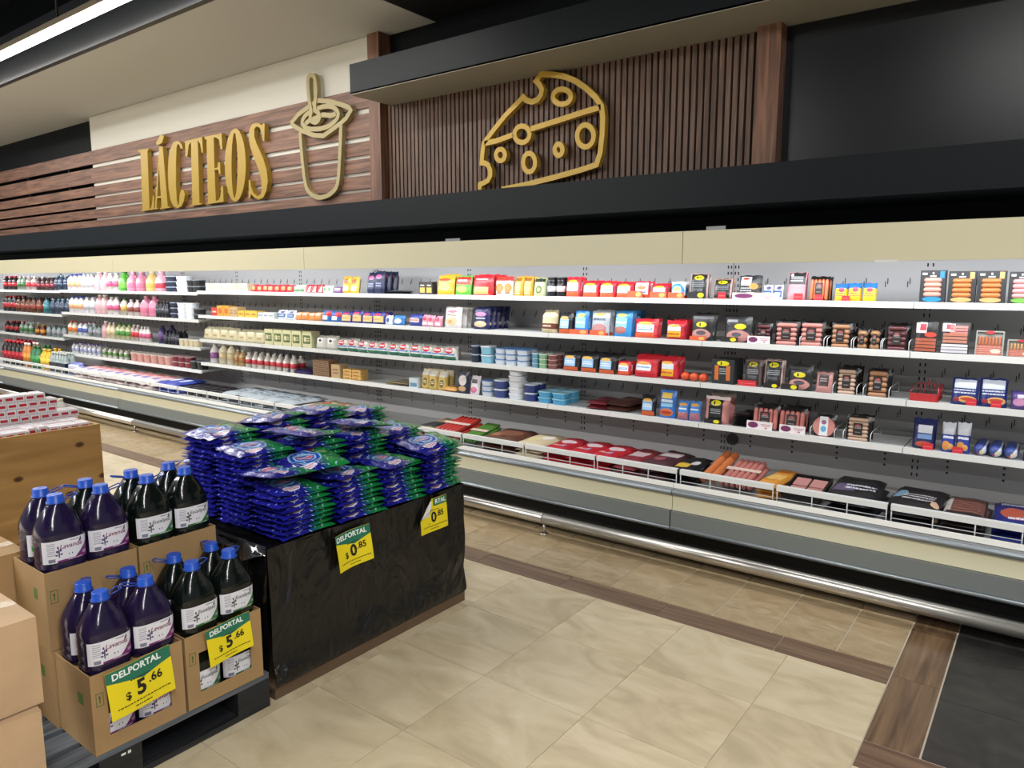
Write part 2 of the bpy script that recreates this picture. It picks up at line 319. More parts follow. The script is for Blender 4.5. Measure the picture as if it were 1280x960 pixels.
# ---- measured outlines and shelf plan (metres)
PRODUCTS=[
('cola_bottle', 1, -13.435, -12.859, 1.556, 0.212, 3, 2, 1),
('clear_green_bottle', 1, -12.859, -12.554, 1.556, 0.207, 2, 2, 1),
('red_label_bottle', 1, -12.554, -12.143, 1.556, 0.203, 2, 2, 1),
('dark_red_bottle', 1, -12.143, -11.533, 1.556, 0.186, 4, 2, 1),
('navy_bottle', 1, -11.533, -11.087, 1.556, 0.214, 3, 2, 1),
('white_orange_bottle', 1, -11.087, -10.664, 1.566, 0.22, 3, 2, 1),
('white_bottle', 1, -10.664, -10.309, 1.566, 0.214, 3, 2, 1),
('pale_pink_jug', 1, -10.309, -9.946, 1.566, 0.252, 2, 1, 1),
('white_pink_bottle', 1, -9.946, -9.621, 1.566, 0.226, 2, 1, 1),
('green_jug', 1, -9.599, -9.432, 1.566, 0.252, 1, 1, 1),
('pink_jug', 1, -9.411, -8.969, 1.566, 0.237, 2, 1, 1),
('yellow_jug', 1, -8.949, -8.757, 1.566, 0.241, 1, 1, 1),
('rose_jug', 1, -8.738, -8.496, 1.566, 0.238, 1, 1, 1),
('navy_tub', 1, -8.478, -8.244, 1.566, 0.187, 1, 1, 3),
('white_tub', 1, -8.226, -8.001, 1.566, 0.184, 1, 1, 3),
('black_tub', 1, -7.984, -7.716, 1.566, 0.144, 2, 1, 2),
('cream_box', 1, -7.553, -6.769, 1.582, 0.086, 8, 1, 1),
('red_wedge_pack', 1, -6.727, -6.034, 1.582, 0.08, 7, 1, 1),
('white_green_pack', 1, -6.021, -5.848, 1.582, 0.078, 2, 1, 1),
('crimson_pack', 1, -5.835, -5.585, 1.582, 0.084, 3, 1, 1),
('white_leaf_pack', 1, -5.573, -5.435, 1.582, 0.075, 2, 1, 1),
('purple_pack', 1, -5.424, -5.311, 1.582, 0.066, 1, 1, 1),
('yellow_pouch', 1, -5.3, -5.093, 1.582, 0.16, 2, 1, 1),
('navy_pink_pouch', 1, -4.976, -4.761, 1.582, 0.198, 2, 3, 1),
('black_gold_pack', 1, -4.317, -4.162, 1.582, 0.106, 2, 1, 1),
('gold_pouch', 1, -4.135, -3.951, 1.582, 0.17, 1, 2, 1),
('green_red_pouch', 1, -3.934, -3.765, 1.582, 0.166, 1, 2, 1),
('red_pouch', 1, -3.757, -3.538, 1.582, 0.169, 1, 3, 1),
('orange_white_pouch', 1, -3.515, -3.345, 1.582, 0.153, 2, 1, 1),
('bread_pouch', 1, -3.337, -3.166, 1.582, 0.15, 2, 2, 1),
('avocado_pouch', 1, -3.159, -3.051, 1.582, 0.142, 1, 1, 1),
('black_white_jar', 1, -3.037, -2.877, 1.582, 0.14, 2, 2, 1),
('tall_red_ham_pouch', 1, -2.87, -2.749, 1.582, 0.149, 1, 2, 1),
('red_ham_pouch', 1, -2.735, -2.331, 1.582, 0.116, 3, 2, 1),
('red_white_pouch', 1, -2.325, -2.206, 1.582, 0.113, 1, 2, 1),
('small_red_pouch', 1, -2.201, -2.08, 1.582, 0.1, 1, 2, 1),
('blue_arch_pouch', 1, -2.063, -1.957, 1.582, 0.114, 1, 2, 1),
('tall_black_ham_pack', 1, -1.93, -1.801, 1.582, 0.163, 1, 2, 1),
('black_ham_pack', 1, -1.775, -1.651, 1.582, 0.135, 1, 2, 1),
('photo_pack', 1, -1.611, -1.477, 1.582, 0.147, 1, 2, 1),
('white_blue_pack', 1, -1.453, -1.339, 1.582, 0.096, 2, 1, 1),
('pink_black_pack', 1, -1.321, -1.211, 1.582, 0.17, 1, 2, 1),
('orange_sausage_pack', 1, -1.189, -1.083, 1.582, 0.134, 1, 2, 1),
('yellow_blue_bag', 1, -1.052, -0.831, 1.582, 0.108, 3, 1, 1),
('pink_sausage_carton', 1, -0.62, -0.497, 1.582, 0.17, 1, 1, 1),
('orange_sausage_carton', 1, -0.49, -0.234, 1.582, 0.165, 2, 1, 1),
('green_sausage_carton', 1, -0.227, -0.115, 1.582, 0.16, 1, 1, 1),
('cola_bottle', 2, -13.52, -13.003, 1.222, 0.239, 3, 2, 1),
('amber_bottle', 2, -13.003, -12.045, 1.222, 0.218, 5, 2, 1),
('teal_bottle', 2, -12.017, -11.766, 1.222, 0.222, 1, 2, 1),
('navy_bottle', 2, -11.738, -11.095, 1.222, 0.216, 4, 2, 1),
('white_orange_bottle', 2, -11.095, -10.672, 1.262, 0.221, 3, 2, 1),
('white_bottle', 2, -10.648, -10.34, 1.262, 0.216, 2, 2, 1),
('pale_pink_jug', 2, -10.316, -9.997, 1.262, 0.253, 2, 1, 1),
('white_pink_bottle', 2, -9.975, -9.669, 1.262, 0.227, 2, 1, 1),
('juice_bottle', 2, -9.648, -9.437, 1.262, 0.213, 1, 1, 1),
('red_white_bottle', 2, -9.416, -9.131, 1.262, 0.2, 2, 1, 1),
('pink_jug', 2, -9.111, -8.723, 1.262, 0.253, 2, 1, 1),
('slim_black_bottle', 2, -8.704, -8.408, 1.262, 0.19, 4, 1, 1),
('navy_tub', 2, -8.39, -8.246, 1.262, 0.187, 1, 1, 3),
('white_tub', 2, -8.229, -7.884, 1.262, 0.184, 2, 1, 3),
('black_tub', 2, -7.867, -7.734, 1.262, 0.126, 1, 1, 2),
('red_box', 2, -7.485, -7.359, 1.316, 0.088, 1, 1, 1),
('orange_box', 2, -7.359, -7.13, 1.316, 0.112, 2, 1, 1),
('tan_box', 2, -7.13, -6.966, 1.316, 0.102, 2, 1, 1),
('yellow_flat_box', 2, -6.966, -6.623, 1.316, 0.067, 3, 1, 1),
('white_flat_box', 2, -6.609, -6.337, 1.316, 0.057, 3, 1, 1),
('white_blue_pack', 2, -6.298, -6.014, 1.316, 0.095, 2, 1, 1),
('orange_slice_pack', 2, -6.001, -5.612, 1.316, 0.085, 4, 1, 1),
('blue_red_pack', 2, -5.6, -5.347, 1.316, 0.105, 2, 1, 1),
('navy_yellow_pack', 2, -5.336, -4.76, 1.316, 0.108, 4, 2, 1),
('round_white_pack', 2, -4.74, -4.66, 1.316, 0.084, 1, 1, 1),
('blue_white_pack', 2, -4.65, -4.523, 1.316, 0.09, 1, 1, 1),
('navy_red_pack', 2, -4.455, -4.314, 1.316, 0.102, 1, 2, 1),
('pink_pack', 2, -4.305, -4.087, 1.316, 0.1, 3, 1, 1),
('white_pouch', 2, -4.06, -3.861, 1.316, 0.176, 1, 4, 1),
('navy_pouch', 2, -3.743, -3.58, 1.316, 0.177, 1, 5, 1),
('cream_bag', 2, -3.092, -2.957, 1.316, 0.177, 1, 1, 1),
('black_blue_pouch', 2, -2.936, -2.812, 1.316, 0.162, 1, 2, 1),
('blue_pouch', 2, -2.798, -2.678, 1.316, 0.171, 1, 2, 1),
('silver_pouch', 2, -2.665, -2.51, 1.316, 0.18, 1, 2, 1),
('wide_blue_pouch', 2, -2.479, -2.336, 1.316, 0.176, 1, 4, 1),
('small_red_pouch', 2, -2.324, -2.146, 1.316, 0.129, 1, 2, 1),
('red_yellow_bag', 2, -2.083, -1.942, 1.316, 0.131, 1, 2, 1),
('black_ham_bag', 2, -1.915, -1.759, 1.316, 0.179, 1, 2, 1),
('tilted_black_bag', 2, -1.696, -1.514, 1.316, 0.164, 1, 2, 1),
('short_sausage_pack', 2, -1.489, -1.397, 1.316, 0.117, 1, 1, 1),
('pink_sausage_pack', 2, -1.378, -1.094, 1.316, 0.137, 2, 3, 1),
('tan_sausage_pack', 2, -1.059, -0.947, 1.316, 0.137, 1, 3, 1),
('brown_sausage_pack', 2, -0.918, -0.794, 1.316, 0.108, 2, 2, 1),
('dark_sausage_pack', 2, -0.77, -0.659, 1.316, 0.141, 1, 2, 1),
('bacon_pack', 2, -0.632, -0.518, 1.316, 0.172, 1, 1, 1),
('striped_bacon_pack', 2, -0.507, -0.369, 1.316, 0.168, 1, 1, 1),
('sausage_tray', 2, -0.348, -0.22, 1.316, 0.132, 1, 1, 1),
('white_red_tray', 2, -0.21, -0.084, 1.316, 0.088, 1, 1, 1),
('cola_bottle', 3, -13.539, -12.958, 0.888, 0.177, 3, 2, 1),
('clear_green_bottle', 3, -12.958, -12.41, 0.888, 0.172, 3, 2, 1),
('orange_yellow_bottle', 3, -12.38, -11.977, 0.888, 0.155, 2, 2, 1),
('grey_bottle', 3, -11.948, -11.246, 0.888, 0.162, 4, 2, 1),
('red_yellow_bottle', 3, -11.182, -10.928, 0.948, 0.19, 2, 1, 1),
('white_blue_bottle', 3, -10.903, -10.585, 0.948, 0.187, 2, 2, 1),
('grey_bottle', 3, -10.561, -10.186, 0.948, 0.15, 3, 2, 1),
('pale_pink_jug', 3, -10.163, -10.027, 0.948, 0.222, 1, 1, 1),
('cream_bottle', 3, -10.005, -9.806, 0.948, 0.209, 2, 1, 1),
('green_bottle', 3, -9.784, -9.402, 0.948, 0.205, 3, 1, 1),
('red_label_bottle', 3, -9.381, -9.177, 0.948, 0.201, 2, 1, 1),
('white_pink_bottle', 3, -9.157, -8.9, 0.948, 0.187, 3, 1, 1),
('purple_bottle', 3, -8.708, -8.577, 0.948, 0.212, 1, 2, 1),
('slim_black_bottle', 3, -8.558, -8.232, 0.948, 0.161, 4, 2, 1),
('cream_tub', 3, -8.214, -7.802, 0.948, 0.083, 4, 1, 1),
('cheese_block', 3, -7.691, -6.534, 1.05, 0.146, 7, 1, 1),
('cream_green_pack', 3, -6.52, -5.771, 1.05, 0.159, 5, 1, 1),
('clear_cheese_bag', 3, -5.723, -5.406, 1.05, 0.137, 2, 1, 1),
('red_green_pack', 3, -5.394, -3.933, 1.05, 0.119, 11, 1, 1),
('navy_tub', 3, -3.771, -3.688, 1.05, 0.141, 1, 1, 2),
('light_blue_tub', 3, -3.679, -3.557, 1.05, 0.139, 1, 1, 2),
('white_blue_tub', 3, -3.533, -3.209, 1.05, 0.129, 3, 2, 3),
('small_blue_cup', 3, -3.171, -3.112, 1.05, 0.108, 1, 2, 3),
('small_green_cup', 3, -3.105, -3.033, 1.05, 0.107, 1, 2, 3),
('small_brown_cup', 3, -3.026, -2.947, 1.05, 0.106, 1, 2, 3),
('black_blue_pouch', 3, -2.898, -2.448, 1.05, 0.137, 3, 3, 1),
('small_red_pouch', 3, -2.441, -2.336, 1.05, 0.099, 1, 2, 1),
('big_red_ham_pouch', 3, -2.323, -2.138, 1.05, 0.157, 1, 2, 1),
('red_yellow_bag', 3, -2.126, -1.989, 1.05, 0.149, 1, 2, 1),
('orange_ball_cheese', 3, -1.972, -1.786, 1.05, 0.062, 3, 1, 1),
('black_orange_carton', 3, -1.754, -1.602, 1.05, 0.157, 1, 3, 1),
('brown_black_pack', 3, -1.552, -1.442, 1.05, 0.163, 1, 2, 1),
('tall_black_ham_pack', 3, -1.428, -1.312, 1.05, 0.175, 1, 2, 1),
('black_ham_bag', 3, -1.293, -1.141, 1.05, 0.162, 1, 1, 1),
('rosy_pack', 3, -1.128, -1.03, 1.05, 0.126, 1, 1, 1),
('pale_sausage_pack', 3, -1.013, -0.901, 1.05, 0.142, 1, 3, 1),
('tan_sausage_pack', 3, -0.851, -0.736, 1.05, 0.152, 1, 2, 1),
('navy_hotdog_pouch', 3, -0.44, -0.182, 1.05, 0.15, 2, 1, 1),
('purple_bag', 3, -0.172, -0.078, 1.05, 0.101, 1, 1, 1),
('mini_drink_bottle', 4, -11.13, -10.23, 0.69, 0.143, 7, 2, 1),
('white_green_bottle', 4, -10.207, -9.462, 0.69, 0.136, 5, 2, 1),
('red_white_tub', 4, -9.441, -8.444, 0.69, 0.118, 6, 1, 1),
('red_black_tub', 4, -8.426, -8.018, 0.69, 0.131, 3, 1, 2),
('black_tub', 4, -8.0, -7.747, 0.69, 0.101, 2, 1, 1),
('purple_label_bottle', 4, -7.605, -7.46, 0.788, 0.214, 1, 1, 1),
('cream_bottle', 4, -7.429, -7.135, 0.788, 0.228, 2, 1, 1),
('tan_bottle', 4, -7.119, -6.926, 0.788, 0.172, 2, 1, 1),
('red_cap_bottle', 4, -6.911, -6.049, 0.788, 0.156, 8, 2, 1),
('woven_print_box', 4, -5.75, -5.512, 0.788, 0.154, 1, 1, 1),
('tan_box', 4, -5.477, -5.351, 0.788, 0.128, 1, 1, 1),
('cheese_brick', 4, -5.317, -5.074, 0.788, 0.096, 2, 1, 3),
('white_blue_box', 4, -4.451, -4.346, 0.788, 0.083, 1, 1, 1),
('yellow_cheese_pouch', 4, -4.327, -4.034, 0.788, 0.168, 3, 2, 1),
('navy_photo_pack', 4, -3.911, -3.791, 0.788, 0.176, 1, 1, 1),
('white_pink_pack', 4, -3.782, -3.681, 0.788, 0.161, 1, 1, 1),
('white_blue_tub', 4, -3.665, -3.55, 0.788, 0.127, 1, 1, 3),
('blue_white_tub', 4, -3.542, -3.423, 0.788, 0.144, 1, 1, 2),
('white_tub', 4, -3.407, -3.261, 0.788, 0.229, 1, 1, 5),
('navy_print_tub', 4, -3.245, -3.14, 0.788, 0.134, 1, 2, 2),
('flat_blue_tub', 4, -3.126, -2.86, 0.788, 0.089, 2, 2, 2),
('black_blue_pouch', 4, -2.256, -2.142, 0.788, 0.152, 1, 1, 1),
('blue_hotdog_pack', 4, -2.118, -1.997, 0.788, 0.187, 1, 1, 1),
('blue_sausage_pack', 4, -1.986, -1.824, 0.788, 0.131, 2, 1, 1),
('pink_clear_pack', 4, -1.808, -1.638, 0.788, 0.185, 1, 2, 1),
('pink_frank_pack', 4, -1.484, -1.173, 0.788, 0.146, 2, 2, 1),
('round_pink_pack', 4, -1.118, -1.006, 0.788, 0.127, 1, 1, 1),
('pale_sausage_pack', 4, -0.941, -0.814, 0.788, 0.133, 1, 2, 1),
('navy_red_bag', 4, -0.608, -0.488, 0.788, 0.166, 1, 1, 1),
('clear_blue_bag', 4, -0.462, -0.33, 0.788, 0.162, 2, 1, 1),
('blue_chub', 4, -0.315, -0.114, 0.788, 0.091, 3, 1, 1),
('navy_hotdog_pouch', 4, -0.1, -0.008, 0.788, 0.142, 1, 1, 1)]
DECK=[
('deck_cola_bottle', -13.139, -12.359, 0.366, 5),
('orange_soda_bottle', -12.329, -12.094, 0.355, 2),
('green_soda_bottle', -12.065, -11.78, 0.326, 2),
('yellow_sauce_bottle', -11.724, -11.422, 0.297, 2),
('water_pack', -11.369, -10.849, 0.189, 2),
('bagged_purple_loaf', -10.824, -10.456, 0.173, 1),
('colour_sachet', -10.408, -8.288, 0.08, 9),
('blue_sachet', -8.27, -7.867, 0.073, 2),
('black_pink_tub', -7.833, -6.96, 0.104, 5),
('silver_bag', -6.9, -5.698, 0.08, 5),
('cream_red_pack', -5.662, -5.047, 0.059, 3),
('tan_black_pack', -4.119, -3.924, 0.058, 1),
('red_stick_bundle', -3.941, -3.669, 0.044, 1),
('green_stick_bundle', -3.661, -3.491, 0.043, 1),
('brown_flat_pack', -3.475, -3.139, 0.054, 1),
('shredded_cheese_bag', -3.124, -2.881, 0.052, 1),
('red_flat_bag', -2.867, -2.321, 0.05, 3),
('dark_red_pack', -2.309, -2.13, 0.043, 1),
('dark_meat_pack', -2.119, -1.915, 0.062, 1),
('black_white_pack', -1.904, -1.732, 0.046, 1),
('orange_chub', -1.711, -1.597, 0.059, 1),
('flat_pink_franks', -1.587, -1.371, 0.068, 1),
('orange_cheese_pack', -1.361, -1.23, 0.052, 1),
('black_meat_tray', -1.212, -0.99, 0.055, 1),
('wide_black_pack', -0.973, -0.702, 0.071, 1),
('long_black_pack', -0.686, -0.422, 0.059, 1),
('dark_sausage_bag', -0.408, -0.206, 0.049, 1),
('navy_sausage_bag', -0.192, 0.01, 0.051, 1)]
TAGS=[
('blacktag', 1, -1.929, -1.806, 1.582, 0.041),
('redtag', 1, -1.727, -1.676, 1.582, 0.04),
('ovalsign', 1, -1.635, -1.349, 1.582, 0.039),
('redtag', 1, -1.266, -1.216, 1.582, 0.038),
('redtag', 1, -1.149, -1.105, 1.582, 0.033),
('redtag', 1, -1.002, -0.96, 1.582, 0.027),
('orangetag', 1, -2.359, -2.246, 1.582, 0.043),
('orangetag', 1, -2.193, -2.073, 1.582, 0.037),
('orangetag', 1, -2.062, -1.951, 1.582, 0.037),
('orangetag', 2, -2.816, -2.663, 1.316, 0.034),
('orangetag', 2, -2.649, -2.521, 1.316, 0.034),
('orangetag', 2, -1.903, -1.795, 1.316, 0.026),
('blacktag', 2, -1.696, -1.588, 1.316, 0.03),
('ovalsign', 2, -1.528, -1.392, 1.316, 0.044),
('redtag', 3, -1.577, -1.462, 1.05, 0.034),
('blacktag', 3, -1.418, -1.327, 1.05, 0.029),
('blacktag', 3, -1.313, -1.21, 1.05, 0.033),
('redtag', 3, -0.362, -0.316, 1.05, 0.033),
('redtag', 3, -0.253, -0.208, 1.05, 0.033),
('blacktag', 4, -1.785, -1.674, 0.788, 0.03),
('ovalsign', 4, -1.509, -1.352, 0.788, 0.049),
('ovalsign', 4, -1.309, -1.159, 0.788, 0.047),
('redtag', 4, -0.544, -0.494, 0.788, 0.034),
('redtag', 4, -0.405, -0.357, 0.788, 0.033)]
RACKS=[
(2, -1.218, -1.084, 1.316),
(2, -1.066, -0.937, 1.316),
(2, -0.925, -0.785, 1.316),
(2, -0.777, -0.647, 1.316),
(3, -1.02, -0.892, 1.05),
(3, -0.858, -0.727, 1.05),
(4, -1.13, -0.996, 0.788),
(4, -0.948, -0.804, 0.788)]
FLATS=[
('black_flat_pack', 1, -4.663, 0.208, 0.18, 0.014, 2, 4.47),
('purple_flat_bag', 4, -6.055, 0.498, 0.3, 0.03, 1, 4.46),
('dark_flat_bag', 4, -6.018, 0.241, 0.3, 0.03, 1, 4.56),
('tan_flat_pack', 4, -4.619, 0.269, 0.2, 0.012, 2, 4.46),
('dark_meat_bag', 4, -2.594, 0.157, 0.26, 0.03, 2, 4.45),
('brown_meat_bag', 4, -2.438, 0.19, 0.3, 0.034, 2, 4.47),
('black_card_pack', 4, -1.561, 0.112, 0.22, 0.016, 5, 4.47),
('bright_snack_pack', 4, -4.003, 0.177, 0.16, 0.04, 1, 4.45)]
LETTERS={
'L':[(-9.818, 3.385), (-9.551, 3.377), (-9.554, 3.351), (-9.58, 3.351), (-9.626, 2.625), (-9.587, 2.629), (-9.554, 2.681), (-9.52, 2.786), (-9.489, 2.787), (-9.513, 2.611), (-9.849, 2.602), (-9.846, 2.621), (-9.813, 2.623), (-9.757, 3.353), (-9.822, 3.36)],
'A':[(-9.278, 3.379), (-9.195, 3.36), (-9.168, 2.627), (-9.122, 2.627), (-9.124, 2.609), (-9.365, 2.604), (-9.363, 2.623), (-9.322, 2.623), (-9.318, 2.745), (-9.418, 2.745), (-9.447, 2.627), (-9.415, 2.627), (-9.418, 2.61), (-9.522, 2.608), (-9.52, 2.625), (-9.488, 2.627)],
'Ah':[(-9.32, 3.131), (-9.322, 2.768), (-9.409, 2.768)],
'ac':[(-9.359, 3.423), (-9.223, 3.513), (-9.149, 3.482), (-9.207, 3.41), (-9.326, 3.389)],
'C':[(-8.872, 3.393), (-8.801, 3.381), (-8.743, 3.33), (-8.735, 3.282), (-8.781, 3.302), (-8.811, 3.345), (-8.844, 3.359), (-8.872, 3.322), (-8.902, 3.168), (-8.939, 2.871), (-8.943, 2.69), (-8.922, 2.62), (-8.889, 2.656), (-8.871, 2.753), (-8.826, 2.809), (-8.769, 2.799), (-8.747, 2.745), (-8.785, 2.665), (-8.85, 2.608), (-8.94, 2.594), (-9.027, 2.618), (-9.092, 2.699), (-9.119, 2.839), (-9.117, 3.022), (-9.084, 3.186), (-9.02, 3.315), (-8.947, 3.379)],
'T':[(-8.673, 3.37), (-8.293, 3.379), (-8.291, 3.199), (-8.323, 3.2), (-8.339, 3.302), (-8.388, 3.35), (-8.431, 2.62), (-8.381, 2.622), (-8.383, 2.606), (-8.643, 2.6), (-8.642, 2.617), (-8.59, 2.618), (-8.541, 3.345), (-8.595, 3.314), (-8.637, 3.19), (-8.68, 3.191)],
'E':[(-8.24, 3.373), (-7.884, 3.373), (-7.884, 3.197), (-7.917, 3.198), (-7.95, 3.309), (-8.011, 3.343), (-8.05, 3.343), (-8.067, 3.002), (-8.007, 3.002), (-7.983, 3.06), (-7.949, 3.06), (-7.95, 2.924), (-7.983, 2.924), (-7.996, 2.977), (-8.069, 2.979), (-8.079, 2.627), (-8.026, 2.631), (-7.98, 2.671), (-7.943, 2.789), (-7.912, 2.787), (-7.917, 2.607), (-8.288, 2.6), (-8.286, 2.616), (-8.245, 2.616), (-8.2, 3.343), (-8.243, 3.344)],
'S':[(-7.09, 3.383), (-7.059, 3.379), (-7.078, 3.199), (-7.105, 3.202), (-7.117, 3.282), (-7.157, 3.352), (-7.213, 3.365), (-7.25, 3.343), (-7.256, 3.265), (-7.217, 3.181), (-7.115, 3.025), (-7.057, 2.888), (-7.048, 2.768), (-7.086, 2.665), (-7.149, 2.602), (-7.231, 2.587), (-7.311, 2.613), (-7.367, 2.657), (-7.395, 2.612), (-7.418, 2.613), (-7.401, 2.81), (-7.371, 2.807), (-7.36, 2.732), (-7.319, 2.661), (-7.251, 2.625), (-7.192, 2.639), (-7.164, 2.697), (-7.167, 2.804), (-7.215, 2.929), (-7.296, 3.07), (-7.346, 3.182), (-7.361, 3.277), (-7.337, 3.36), (-7.28, 3.4), (-7.21, 3.404), (-7.154, 3.391), (-7.114, 3.366)],
'O':[(-7.442, 2.979), (-7.439, 3.067), (-7.447, 3.151), (-7.464, 3.227), (-7.49, 3.293), (-7.524, 3.344), (-7.564, 3.378), (-7.608, 3.393), (-7.654, 3.388), (-7.7, 3.364), (-7.744, 3.322), (-7.783, 3.262), (-7.816, 3.189), (-7.839, 3.106), (-7.853, 3.016), (-7.857, 2.925), (-7.85, 2.838), (-7.832, 2.759), (-7.805, 2.692), (-7.769, 2.64), (-7.728, 2.607), (-7.682, 2.594), (-7.635, 2.601), (-7.589, 2.628), (-7.545, 2.674), (-7.508, 2.735), (-7.477, 2.809), (-7.455, 2.891)],
'Oh':[(-7.601, 2.99), (-7.594, 3.1), (-7.593, 3.2), (-7.599, 3.279), (-7.61, 3.331), (-7.627, 3.35), (-7.646, 3.335), (-7.667, 3.287), (-7.688, 3.21), (-7.705, 3.111), (-7.719, 3.001), (-7.726, 2.89), (-7.727, 2.788), (-7.722, 2.707), (-7.71, 2.654), (-7.693, 2.635), (-7.673, 2.652), (-7.652, 2.702), (-7.631, 2.781), (-7.614, 2.88)],
'out':[(-4.105, 2.476), (-4.102, 2.519), (-4.059, 2.527), (-4.014, 2.544), (-3.986, 2.582), (-3.986, 2.627), (-4.013, 2.675), (-4.05, 2.693), (-4.081, 2.696), (-4.07, 2.777), (-4.057, 2.856), (-3.967, 2.936), (-3.821, 3.056), (-3.641, 3.173), (-3.61, 3.142), (-3.555, 3.123), (-3.501, 3.132), (-3.468, 3.164), (-3.459, 3.205), (-3.482, 3.245), (-3.516, 3.278), (-3.465, 3.321), (-3.357, 3.302), (-3.254, 3.272), (-3.153, 3.225), (-3.053, 3.155), (-2.966, 3.077), (-2.911, 3.004), (-2.897, 2.912), (-2.901, 2.792), (-2.916, 2.662), (-2.947, 2.578), (-3.092, 2.55), (-3.35, 2.513), (-3.622, 2.48), (-3.865, 2.459)],
'm1':[(-4.049, 2.852), (-3.908, 2.862), (-3.742, 2.89)],
'm2':[(-3.568, 2.914), (-3.302, 2.948), (-3.074, 2.98), (-2.917, 2.997)],
'h1':[(-3.185, 3.11), (-3.191, 3.089), (-3.208, 3.073), (-3.235, 3.065), (-3.267, 3.065), (-3.299, 3.073), (-3.326, 3.09), (-3.345, 3.111), (-3.352, 3.134), (-3.345, 3.155), (-3.327, 3.171), (-3.3, 3.179), (-3.268, 3.179), (-3.236, 3.169), (-3.209, 3.153), (-3.191, 3.132)],
'h2':[(-3.577, 2.874), (-3.583, 2.85), (-3.599, 2.831), (-3.624, 2.819), (-3.653, 2.818), (-3.683, 2.826), (-3.708, 2.843), (-3.725, 2.866), (-3.731, 2.892), (-3.725, 2.916), (-3.708, 2.936), (-3.683, 2.947), (-3.654, 2.948), (-3.624, 2.94), (-3.6, 2.923), (-3.583, 2.9)],
'h3':[(-2.975, 2.793), (-2.98, 2.763), (-2.996, 2.738), (-3.019, 2.723), (-3.048, 2.719), (-3.076, 2.729), (-3.101, 2.749), (-3.118, 2.778), (-3.124, 2.81), (-3.119, 2.841), (-3.103, 2.866), (-3.079, 2.881), (-3.05, 2.884), (-3.022, 2.874), (-2.998, 2.853), (-2.981, 2.825)],
'h4':[(-3.828, 2.736), (-3.832, 2.719), (-3.842, 2.705), (-3.858, 2.696), (-3.876, 2.694), (-3.895, 2.699), (-3.911, 2.711), (-3.921, 2.727), (-3.925, 2.746), (-3.921, 2.764), (-3.91, 2.778), (-3.895, 2.786), (-3.876, 2.788), (-3.858, 2.783), (-3.842, 2.771), (-3.832, 2.755)],
'h5':[(-3.52, 2.647), (-3.524, 2.619), (-3.537, 2.596), (-3.557, 2.581), (-3.58, 2.578), (-3.604, 2.585), (-3.623, 2.603), (-3.637, 2.629), (-3.642, 2.658), (-3.637, 2.686), (-3.624, 2.709), (-3.604, 2.723), (-3.581, 2.726), (-3.558, 2.718), (-3.538, 2.7), (-3.525, 2.675)],
'h6':[(-3.258, 2.72), (-3.26, 2.704), (-3.268, 2.69), (-3.28, 2.682), (-3.293, 2.68), (-3.307, 2.684), (-3.319, 2.695), (-3.328, 2.71), (-3.331, 2.728), (-3.328, 2.744), (-3.32, 2.758), (-3.308, 2.766), (-3.294, 2.768), (-3.28, 2.763), (-3.269, 2.753), (-3.261, 2.737)],
'lid':[(-6.593, 3.332), (-6.476, 3.4), (-6.314, 3.449), (-6.157, 3.491), (-5.985, 3.457), (-5.818, 3.406), (-5.699, 3.362), (-5.673, 3.33), (-5.737, 3.271), (-5.823, 3.23), (-5.965, 3.183), (-6.095, 3.14), (-6.247, 3.165), (-6.437, 3.231), (-6.582, 3.304)],
'swirl':[(-6.42, 3.314), (-6.342, 3.382), (-6.185, 3.413), (-6.021, 3.417), (-5.909, 3.383), (-5.856, 3.326), (-5.893, 3.267), (-6.032, 3.22), (-6.22, 3.22), (-6.363, 3.252)],
's2':[(-6.372, 3.29), (-6.286, 3.316), (-6.19, 3.326), (-6.083, 3.342), (-5.958, 3.318), (-5.889, 3.331)],
'spoon':[(-6.262, 3.394), (-6.284, 3.499), (-6.296, 3.617), (-6.29, 3.725), (-6.241, 3.745), (-6.191, 3.71), (-6.175, 3.585), (-6.204, 3.415), (-6.145, 3.364), (-6.139, 3.312), (-6.193, 3.283), (-6.267, 3.307), (-6.279, 3.359)],
'cup':[(-6.468, 3.22), (-6.449, 2.94), (-6.416, 2.71), (-6.359, 2.607), (-6.236, 2.549), (-6.116, 2.545), (-5.997, 2.577), (-5.906, 2.656), (-5.863, 2.884), (-5.823, 3.23)],}
# ================================================================ SETTING
navy = mat('navy_paint', '12171b', .42, spec=.16, bump=.06, bscale=160)
navy_dark = mat('navy_wall_paint', '0d1216', .55, spec=.15)
white_wall = mat('white_wall_paint', 'd2d0c6', .7)
soffit_m = mat('soffit_paint', 'b6b4ad', .8)
black_m = mat('black_paint', '0a0a0b', .6)
walnut_h = wood('walnut_boards', '573b2e', '8e6853', 0, 2.2, .5)
walnut_v = wood('walnut_posts', '573a2c', '90674f', 2, 2.2, .5)
walnut_s = wood('walnut_slats', '4f3a2f', '7d6252', 2, 2.6, .55)
